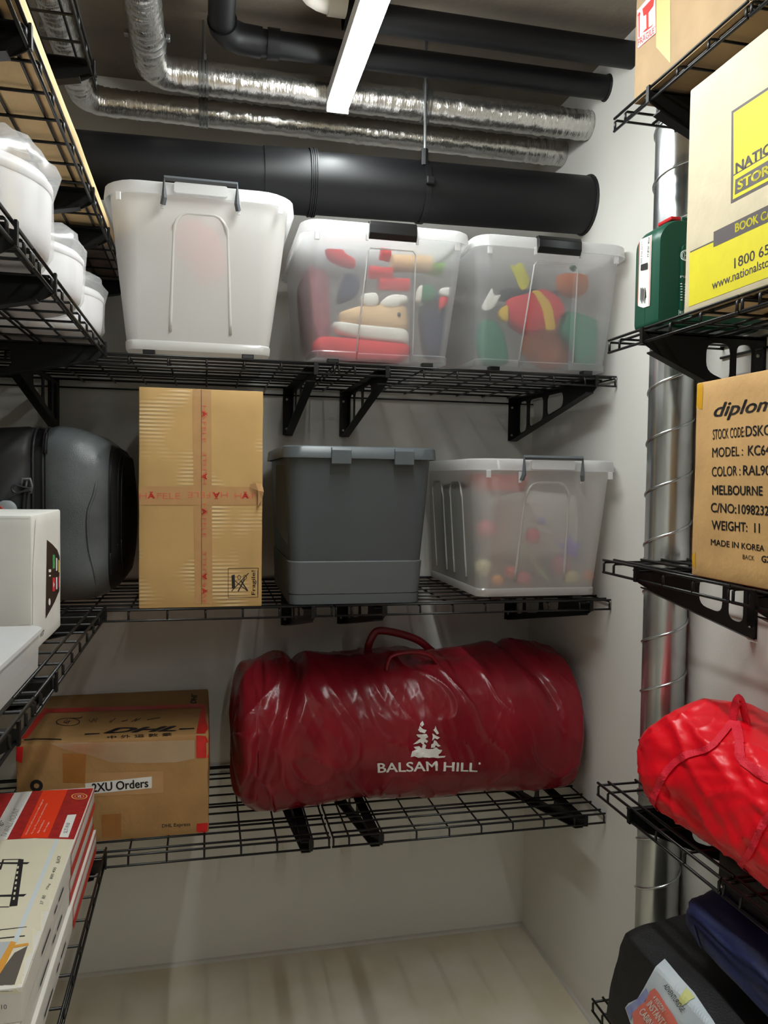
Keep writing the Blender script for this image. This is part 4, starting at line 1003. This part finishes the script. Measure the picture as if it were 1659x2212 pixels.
# ------------------------------------------------------------------ wrapped round tubs on the left wall
M_disc = mat('white_round_plastic', (238, 236, 240), .4)
M_wrapf = frosted('plastic_wrap_film', (255, 255, 255), clear=.70, diff=.12, trans=.06, refr=.02, rough=.2, gloss=.16)
for i, (yc, r, h, lab) in enumerate(((1.435, .165, .150, 'white round tub in clear wrap nearest the shelf joint'), (1.787, .165, .118, 'white round tub in clear wrap between the other two'), (2.165, .160, .122, 'white round tub in clear wrap closest to the milky tub'))):
    xc = -.422; z0 = ZL[2] + .004
    t = thing('round_tub', lab, 'tub', (xc, yc, ZL[2]), 'wrapped round tubs')
    prof = [(.55, .0), (.80, .001), (.90, .008), (.965, .022), (.985, .045), (.995, h * .6), (1.0, h * .85), (.99, h * .9), (.97, h * .97), (.90, h), (.6, h + .002)]
    N = 48
    MB().loft([[(xc + r * s * math.cos(2 * math.pi * k / N), yc + r * s * math.sin(2 * math.pi * k / N), z0 + z) for k in range(N)] for s, z in prof]).build('pot', M_disc, t, smooth=True, sharp=60)
    MB().loft([[(xc + r * s * math.cos(2 * math.pi * k / N), yc + r * s * math.sin(2 * math.pi * k / N), z0 + z) for k in range(N)] for s, z in ((1.004, h * .80), (1.012, h * .81), (1.012, h * .9), (1.004, h * .91))], False, False).build('rim', M_disc, t, smooth=True, sharp=60)
    rings = []
    wprof = [(.3, -.002), (.7, -.003), (.93, .004), (1.005, .025), (1.012, .06), (1.014, h * .8), (1.016, h), (.97, h + .022), (.80, h + .035), (.45, h + .045), (.15, h + .05)]
    for s, z in wprof:
        rr = []
        for k in range(N):
            th = 2 * math.pi * k / N
            cx_, sy_ = math.cos(th), math.sin(th)
            d = noise.noise(Vector((cx_ * 3 + i * 5, sy_ * 3, z * 30))) * .010 + abs(noise.noise(Vector((cx_ * 9, sy_ * 9 + i, z * 14)))) * .010
            if z < .01: d *= .2
            rr.append((xc + (r * s + max(0, d) * (1.3 if z > h * .8 else .5)) * cx_, yc + (r * s + max(0, d)) * sy_, z0 + z + (d * 1.4 if z > h * .9 else 0)))
        rings.append(rr)
    MB().loft(rings).build('plastic_wrap', M_wrapf, t, smooth=True)

# ------------------------------------------------------------------ green tool case
M_grn = mat('tool_case_green', (14, 74, 56), .38, var=.06, vscale=20, bump=.1, bscale=300)
t = thing('tool_case', 'dark green plastic tool case with white label and red latch, beside the moving carton', 'tool case', (1.07, 1.59, ZR[2]))
z0, z1 = ZR[2] + .002, 2.325
ol = roundpoly([(.946, z0), (.946, z1 - .035), (.962, z1 - .012), (.985, z1), (1.13, z1), (1.17, z1 - .012), (1.21, z1 - .04), (1.21, z0)], .014, 4)
oc = Vector((1.07, 2.2))
def half(ya, yb, nm):
    rings = []
    for y, s in ((ya, .965), (ya + .008, .992), (ya + .016, 1.0), (yb, 1.0)):
        rings.append([(oc.x + (p.x - oc.x) * s, y, oc.y + (p.y - oc.y) * s) for p in ol])
    return MB().loft(rings)
hb1 = half(1.542, 1.588, 'front_half').build('front_half', M_grn, t, smooth=True, sharp=40, tri=True)
rings = [[(oc.x + (p.x - oc.x) * s, y, oc.y + (p.y - oc.y) * s) for p in ol] for y, s in ((1.589, 1.0), (1.625, 1.0), (1.634, .985), (1.640, .96))]
hb2 = MB().loft(rings).build('rear_half', M_grn, t, smooth=True, sharp=40, tri=True)
MB().loft([[(p.x, y, p.y) for p in roundpoly([(1.0, z0 + .012), (1.0, z1 - .055), (1.19, z1 - .055), (1.19, z0 + .012)], .01, 3)] for y in (1.545, 1.536)]).build('raised_panel', M_grn, t, bevel=.002)
MB().box(.978, 1.004, 1.548, 1.60, z1 - .002, z1 + .007).build('latch', mat('red_latch', (190, 26, 32), .35), t, bevel=.003)
MB().box(1.012, 1.12, 1.56, 1.60, z1 - .006, z1 + .012).build('carry_handle', M_grn, t, bevel=.004)
HT = [hb1, hb2]
q = lambda x, y: (1300 + x / 4.621, 440 + y / 4.621)
wpoly(HT, t, [[q(385, 365), q(505, 312), q(484, 1018), q(420, 1040), q(385, 1030), q(365, 1020)]], M_white, 'paper_label', .0012, 8)
wpoly(HT, t, band([q(384, 372), q(366, 1015)], .7) + band([q(498, 320), q(480, 1015)], .9), M_redp, 'label_line', .0026, 8)
wtext(HT, t, 'PSR 10,8 LI', q(466, 342), q(459, 530), q(486, 340), M_ink, .012, off=.0026, sub=8)
wtext(HT, t, '0 603 954 600', q(400, 375), q(394, 600), q(418, 373), M_ink, -.01, off=.0026, sub=8)
wpoly(HT, t, [[q(400, 610), q(468, 588), q(466, 650), q(396, 668)]], M_ink, 'code_block', .0026, 8)
wpoly(HT, t, [band([q(395 + 6.2 * k, 835 + (k % 3) * 6), q(391 + 6.2 * k, 960 + (k % 4) * 12)], .6 + .5 * (k % 2))[0] for k in range(9)], M_ink, 'barcode', .0026, 8)
HP_ = [o for o in t.children if o.name.startswith('raised_panel')] + HT
M_pw = mat('pale_case_print', (206, 214, 208), .5)
wpoly(HP_, t, [[q(*p) for p in pl] for pl in oring((832, 517), 43, 56, 8)] + [[q(*p) for p in pl] for pl in oring((832, 517), 31, 42, 4)] + band([q(822, 490), q(822, 545)], 1.4) + band([q(843, 490), q(843, 545)], 1.4) + band([q(822, 517), q(843, 517)], 1.2), M_pw, 'round_emblem', .0012)
wtext(HP_, t, 'PSR 10,8', q(787, 745), q(935, 752), q(789, 718), M_pw, .02, off=.0012)
wpoly(HP_, t, [band([q(788, 800 + 27 * k), q(802, 800 + 27 * k)], 1.6)[0] for k in range(7)] + [band([q(818, 806 + 27 * k), q(864, 806 + 27 * k)], .9)[0] for k in range(7)], M_pw, 'printed_scale', .0012)
wpoly(HP_, t, [band([q(x0, 1062), q(x0 + 52, 1064)], .8)[0] for x0 in (774, 838)] + [band([q(x0, 1112), q(x0 + 52, 1112)], .8)[0] for x0 in (774, 838)] + [band([q(x0, 1062), q(x0, 1112)], .8)[0] for x0 in (774, 826, 838)], M_pw, 'printed_boxes', .0012)
wtext(HP_, t, '10,8 V', q(780, 1104), q(822, 1106), q(780, 1070), M_pw, 0, off=.0012)

# ------------------------------------------------------------------ burgundy tree bag
def sgn_pow(v, e): return math.copysign(abs(v) ** e, v)
M_bag = mat('burgundy_vinyl', (136, 28, 40), .26, var=.25, vscale=5, bump=.15, bscale=34, kind='noise', spec=.36, bdist=.0035, stretch=(1.5, 1, .5))
t = thing('tree_storage_bag', 'long shiny burgundy vinyl bag with white tree logo and lettering', 'bag', (.65, 2.53, ZBt))
def bag_point(u, v):
    """u along the length 0..1, v around 0..1"""
    x0, x1 = .082, 1.216
    th = 2 * math.pi * v                        # 0 = front, quarter = top
    cyb, czb, ry, rz = 2.535, ZBt + .232, .255, .232
    # caps
    e = 1.0
    if u < .045: e = (1 - (1 - u / .045) ** 3.2) ** .45
    if u > .95: e = (1 - ((u - .95) / .05) ** 3.0) ** .45
    x = x0 + (x1 - x0) * min(max((u - .0) / 1.0, 0), 1)
    prof = 1 + .03 * math.sin(u * 9 + .6) + .02 * math.sin(u * 17)
    if u < .3: prof *= 1 - .03 * (1 - u / .3)
    c, s = math.cos(th), math.sin(th)
    y = -ry * sgn_pow(c, .85); z = rz * sgn_pow(s, .85)
    q = Vector((x * 3.2, y * 4, z * 4))
    d = .018 * noise.noise(q) + .010 * noise.noise(q * 2.3 + Vector((9, 0, 0)))
    # pulled diagonal wrinkles
    w1 = noise.noise(Vector((x * 16 + z * 9, z * 3.5, y * 2)))
    d += .0055 * (1 - abs(w1) * 2.2) * max(0, .35 + 1.6 * noise.noise(Vector((x * 4.3, z * 5, 11)))) * (.4 + .6 * max(0, s + .6))
    w2 = noise.noise(Vector((x * 38 + z * 16, z * 9 + y * 6, 3)))
    d += .0006 * (1 - abs(w2) * 2)
    # sharp creases of the stiff vinyl
    w3 = noise.noise(Vector((x * 9 + z * 6, z * 6 - x * 2, y * 4 + 5)))
    d += .0055 * max(0, 1 - abs(w3) * 6) ** 2 * max(0, .5 + 1.4 * noise.noise(Vector((x * 5 + 3, z * 4, y * 3))))
    w4 = noise.noise(Vector((x * 22 - z * 14, z * 12, y * 9)))
    d += .0008 * max(0, 1 - abs(w4) * 5) ** 2
    if u < .2: d += (1 - u / .2) * .030 * (.35 - abs(noise.noise(Vector((c * 1.9 + x * 4, s * 1.9 - x * 7, 2)))))
    # deep fold near the left end
    fold = math.exp(-((x - .205 - .10 * z / rz + .02 * math.sin(8 * z)) / .022) ** 2)
    d -= .034 * fold * (.35 + .65 * max(0, s))
    fold2 = math.exp(-((x - .15 - .05 * z / rz) / .018) ** 2)
    d -= .020 * fold2 * max(0, .6 - s)
    # right end crease
    fold3 = math.exp(-((x - 1.10 + .10 * (z / rz) ** 2) / .02) ** 2)
    d -= .016 * fold3 * max(0, s + .3)
    k = e * prof
    Y = cyb + y * k + d * -c * e
    Z = czb + z * (.25 + .75 * k if s < 0 and e > .05 else k) + d * s * e
    if u < .06:
        Z += .012 * noise.noise(Vector((th * 2, 1.3, 4))) * e
        x += .020 * noise.noise(Vector((c * 2.2, s * 2.2, 7))) * (1 if e > .3 else .4)
    Z = max(Z, ZBt + .001)
    if u < .12 and s > .2: Z -= .05 * (1 - u / .12) * (s)
    if Y > 2.82: Y = 2.82
    return Vector((min(x, 1.226), Y, Z))
NU, NV = 330, 176
us = []
for i in range(NU):
    f = i / (NU - 1)
    us.append(f)
us = sorted(set([0.0005, .002, .005, .009, .015, .022, .03] + us[1:-1] + [.9995, .998, .995, .991, .985]))
rings = [[bag_point(u, j / NV) for j in range(NV)] for u in us]
mb = MB(); mb.loft(rings)
bag = mb.build('body', M_bag, t, smooth=True, tri=True)
HB = [bag]
M_logo = mat('white_logo_print', (240, 236, 232), .5)
wtext(HB, t, 'BALSAM', (816, 1668), (945, 1664), (815, 1647), M_logo, .02, off=.0035, sub=5)
wtext(HB, t, 'HILL', (957, 1664), (1030, 1666), (958, 1645), M_logo, .02, off=.0035, sub=5)
wpoly(HB, t, [oval((1035, 1648), 2.6, 2.6, 12)], M_logo, 'lettering', .0035, 5)
q = lambda x, y: (850 + x / 3.386, 1340 + y / 3.386)
tree = [[(212, 735), (222, 762), (205, 778), (198, 770), (208, 755), (188, 775), (196, 752)], [(188, 772), (212, 795), (242, 802), (225, 825), (195, 815), (180, 798)],
        [(165, 832), (200, 830), (238, 830), (252, 850), (232, 862), (252, 880), (240, 895), (225, 885), (222, 900), (238, 912), (228, 940), (205, 935), (212, 905), (195, 890), (170, 900), (140, 905), (172, 880), (185, 868), (200, 858), (178, 850)],
        [(145, 925), (185, 918), (200, 930), (185, 940), (160, 942)],
        [(125, 998), (135, 955), (165, 945), (190, 930), (225, 935), (255, 940), (285, 938), (310, 925), (330, 942), (355, 945), (345, 965), (325, 980), (330, 990), (380, 988), (372, 1000), (320, 1005), (290, 1000), (255, 1005), (215, 998), (180, 1003), (150, 992)],
        [(306, 770), (314, 795), (332, 825), (315, 832), (300, 812), (290, 800), (300, 790)], [(282, 825), (310, 842), (338, 855), (318, 868), (300, 860), (278, 878), (285, 850)],
        [(295, 872), (312, 880), (325, 900), (345, 915), (325, 922), (305, 910), (300, 928), (272, 930), (275, 905), (290, 895)]]
wpoly(HB, t, [[q(*p) for p in pl] for pl in tree], M_logo, 'tree_emblem', .0032, 4)
# carry handles
def strap(px, Y, r, nm):
    pts = spline([onY(x, y, Y + dy) for x, y, dy in px], 6)
    MB().tube(pts, r, 10, rz=r * .55).build(nm, mat('burgundy_strap', (120, 16, 28), .3, bump=.4, bscale=90), t, smooth=True)
strap([(834, 1448, .0), (838, 1428, -.004), (850, 1414, -.006), (890, 1408, -.006), (925, 1414, -.004), (940, 1428, 0), (948, 1442, .004)], 2.40, .013, 'carry_handle')
strap([(802, 1418, .05), (795, 1400, .0), (806, 1372, -.01), (822, 1362, -.01), (868, 1370, -.01), (905, 1384, -.01), (930, 1404, .01), (945, 1414, .05)], 2.60, .013, 'carry_handle')

# ------------------------------------------------------------------ red duffel
M_duf = mat('bright_red_nylon', (238, 14, 34), .33, var=.1, vscale=6, bump=.12, bscale=220, spec=.5, bdist=.002)
M_web = mat('red_webbing', (232, 24, 52), .6, bump=.5, bscale=400)
t = thing('duffel_bag', 'bright red nylon duffel bag with webbing straps in front of the spiral duct', 'bag', (1.07, 1.2, ZR[4]))
def duf_point(u, v):
    y = 1.640 - u * .95
    th = 2 * math.pi * v
    c, s = math.cos(th), math.sin(th)             # c=1 towards the aisle
    e = 1.0
    if u < .22: e = .16 + .84 * (1 - (1 - u / .22) ** 1.7)
    if u > .9: e = (1 - ((u - .9) / .1) ** 2.4) ** .5
    if u == 0: e = .02
    cx = 1.064 - .05 * (1 - min(1, u / .22)); cz = ZR[4] + .126 - .020 * (1 - min(1, u / .25))
    rx, rz = .140, .126
    q = Vector((c * 1.2, y * 6, s * 1.2))
    d = .010 * noise.noise(q) + .017 * (.4 - abs(noise.noise(Vector((c * 1.1 + y * 5, y * 9 - s * 3, s * 1.6))))) + .006 * (.4 - abs(noise.noise(Vector((c * 2.4 - y * 8, y * 15 + s * 6, s * 3)))))
    d += .0050 * max(0, 1 - abs(noise.noise(Vector((c * .9 + y * 3.2, y * 5.5 + s * 1.2, s * 1.3 + 4)))) * 7) ** 2
    top = 1 + .12 * math.exp(-((y - 1.47) / .09) ** 2) * max(0, s)
    X = cx - (rx * sgn_pow(c, .8) * e + d * c * e)
    Z = cz + (rz * sgn_pow(s, .8) * top * e + d * s * e)
    Z = max(Z, ZR[4] + .001)
    X = min(X, 1.215)
    return Vector((X, y, Z))
rings = [[duf_point(i / 240, j / 130) for j in range(130)][::-1] for i in range(241)]
duf = MB().loft(rings).build('body', M_duf, t, smooth=True, tri=True)
HD = [duf]
for pl, w_ in (([(1586, 1556), (1560, 1590), (1530, 1618), (1480, 1634), (1448, 1660), (1425, 1695), (1410, 1735), (1411, 1765)], 15), ([(1700, 1720), (1659, 1768), (1640, 1800), (1622, 1840), (1600, 1872), (1606, 1905)], 16), ([(1588, 1560), (1598, 1600), (1604, 1640), (1640, 1668), (1690, 1700)], 20)):
    sm = [(p.x, p.y) for p in spline([(x, y, 0) for x, y in pl], 6)]
    wpoly(HD, t, band(sm, w_), M_web, 'webbing_strap', .003, 8)
hd = [cast(HD, 1590, 1560, .002)]
p0 = hd[0] or Vector((.97, 1.25, 1.32))
MB().tube(spline([p0 + Vector((0, .010, -.012)), p0 + Vector((.001, .008, .012)), p0 + Vector((.004, .004, .036)), p0 + Vector((.009, -.002, .040)), p0 + Vector((.014, -.010, .012)), p0 + Vector((.018, -.014, -.012))], 6), .012, 8, rz=.0025, up=(1, 0, 0)).build('grab_loop', M_web, t, smooth=True)

# ------------------------------------------------------------------ bags on the lowest right shelf
M_bk = mat('black_polyester', (24, 23, 24), .6, var=.2, vscale=12, bump=.3, bscale=200)
M_nv = mat('navy_polyester', (30, 40, 84), .55, var=.15, vscale=10, bump=.3, bscale=200)
def soft_box(name, m, parent, x0, x1, y0, y1, z0, z1, amp, seed, tilt=None, n=26, bev=.35):
    bm = bmesh.new(); bmesh.ops.create_cube(bm, size=2.0)
    bmesh.ops.subdivide_edges(bm, edges=bm.edges[:], cuts=n, use_grid_fill=True)
    for v in bm.verts:
        p = v.co.copy()
        m_ = max(abs(p.x), abs(p.y), abs(p.z)); L4 = (abs(p.x) ** 6 + abs(p.y) ** 6 + abs(p.z) ** 6) ** (1 / 6)
        p = p * (m_ / L4) ** (1.0 * bev * 2)
        w_ = Vector((x0 + (p.x + 1) / 2 * (x1 - x0), y0 + (p.y + 1) / 2 * (y1 - y0), z0 + (p.z + 1) / 2 * (z1 - z0)))
        nd = p.normalized()
        d = amp * (noise.noise(w_ * 7 + Vector((seed, 0, 0))) + .5 * (1 - 2 * abs(noise.noise(w_ * 14 + Vector((0, seed, 0))))))
        w_ += Vector((nd.x, nd.y, nd.z)) * d
        if tilt: w_ += tilt((p.x + 1) / 2, (p.y + 1) / 2, (p.z + 1) / 2)
        w_.z = max(w_.z, z0)
        v.co = w_
    bmesh.ops.triangulate(bm, faces=bm.faces[:])
    me = bpy.data.meshes.new(name); bm.to_mesh(me); bm.free()
    return link(name, me, m, parent, True)
t = thing('tent_bag', 'black tent bag with a pastel printed label, on the lowest right shelf', 'bag', (1.07, 1.2, ZR[5]))
bb = soft_box('body', M_bk, t, .935, 1.215, .80, 1.610, ZR[5] + .001, ZR[5] + .232, .006, 3, bev=.16, tilt=lambda u, v, w_: Vector((-.02 * (1 - w_) * (1 - u), .05 * (1 - w_) * v ** 3, .05 * u * w_)))
HK = [bb]
q = lambda x, y: (1260 + x / 4.158, 1780 + y / 4.158)
M_l0 = mat('label_white', (218, 226, 230), .45, rgb2=(200, 212, 224), vscale=14)
wpoly(HK, t, [[q(735, 1225), q(840, 1350), q(1000, 1530), q(1180, 1796), q(1400, 2150), q(700, 2300), q(440, 1796), q(390, 1650), q(420, 1610), q(500, 1570), q(560, 1470), q(660, 1290)]], M_l0, 'label_panel', .004, 5)
wpoly(HK, t, [[q(585, 1470), q(610, 1530), q(560, 1610), q(470, 1690), q(440, 1760), q(400, 1650), q(500, 1575)]], mat('label_blue', (130, 140, 206), .45, rgb2=(176, 184, 222), vscale=30), 'label_print', .0055, 5)
wpoly(HK, t, [[q(660, 1475), q(700, 1520), q(760, 1620), q(830, 1720), q(870, 1796), q(1000, 2050), q(640, 2100), q(470, 1796), q(460, 1700), q(500, 1650), q(580, 1590), q(620, 1500)]], mat('label_coral', (240, 130, 128), .45, rgb2=(240, 120, 70), vscale=8), 'label_print', .0055, 5)
wpoly(HK, t, [[q(930, 1490), q(970, 1530), q(1010, 1580), q(890, 1640), q(870, 1580)]], mat('label_yellow', (226, 226, 120), .45, rgb2=(214, 222, 170), vscale=30), 'label_print', .0055, 5)
wtext(HK, t, 'ADVENTURIDGE', q(738, 1458), q(905, 1692), q(775, 1432), M_ink, .0, off=.0065, sub=5)
wtext(HK, t, '4 PERSON', q(645, 1560), q(735, 1690), q(675, 1535), M_white, .02, off=.007, sub=5)
wtext(HK, t, 'INSTANT UP', q(592, 1625), q(760, 1870), q(640, 1580), M_white, .02, off=.007, sub=5)
wtext(HK, t, 'CABIN TENT', q(522, 1690), q(700, 1945), q(570, 1645), M_white, .02, off=.007, sub=5)
t = thing('chair_bag', 'navy blue fabric bag lying over the black tent bag', 'bag', (1.08, 1.2, ZR[5] + .25))
cb = []
for u in range(61):
    f = u / 60; y = 1.475 - f * .55
    e = (1 - (1 - min(1, f / .16)) ** 2) ** .5 if f < .16 else ((1 - ((f - .86) / .14) ** 2) ** .5 if f > .86 else 1)
    e = max(e, .03); ring = []
    for k in range(40):
        th = 2 * math.pi * k / 40; c, s = math.cos(th), math.sin(th)
        d = .010 * noise.noise(Vector((c * 2, y * 8, s * 2))) + .006 * (1 - 2 * abs(noise.noise(Vector((c * 2.5 + y * 3, y * 7, s * 5)))))
        ring.append((1.075 - (.10 * sgn_pow(c, .8) + d * c) * e, y, .846 + (.054 * sgn_pow(s, .8) + d * s) * e))
    cb.append(ring[::-1])
navy = MB().loft(cb).build('body', M_nv, t, smooth=True, tri=True)
wpoly([navy], t, band([(p.x, p.y) for p in spline([(1500, 2000, 0), (1520, 2060, 0), (1548, 2130, 0), (1590, 2195, 0)], 6)], 3), mat('navy_piping', (44, 56, 110), .5), 'piping', .003, 8)
t = tag(soft_box('backpack', M_bk, None, 1.045, 1.218, .93, 1.43, .915, .995, .010, 12), 'plain black bag squeezed above the navy bag under the duffel shelf', 'bag')
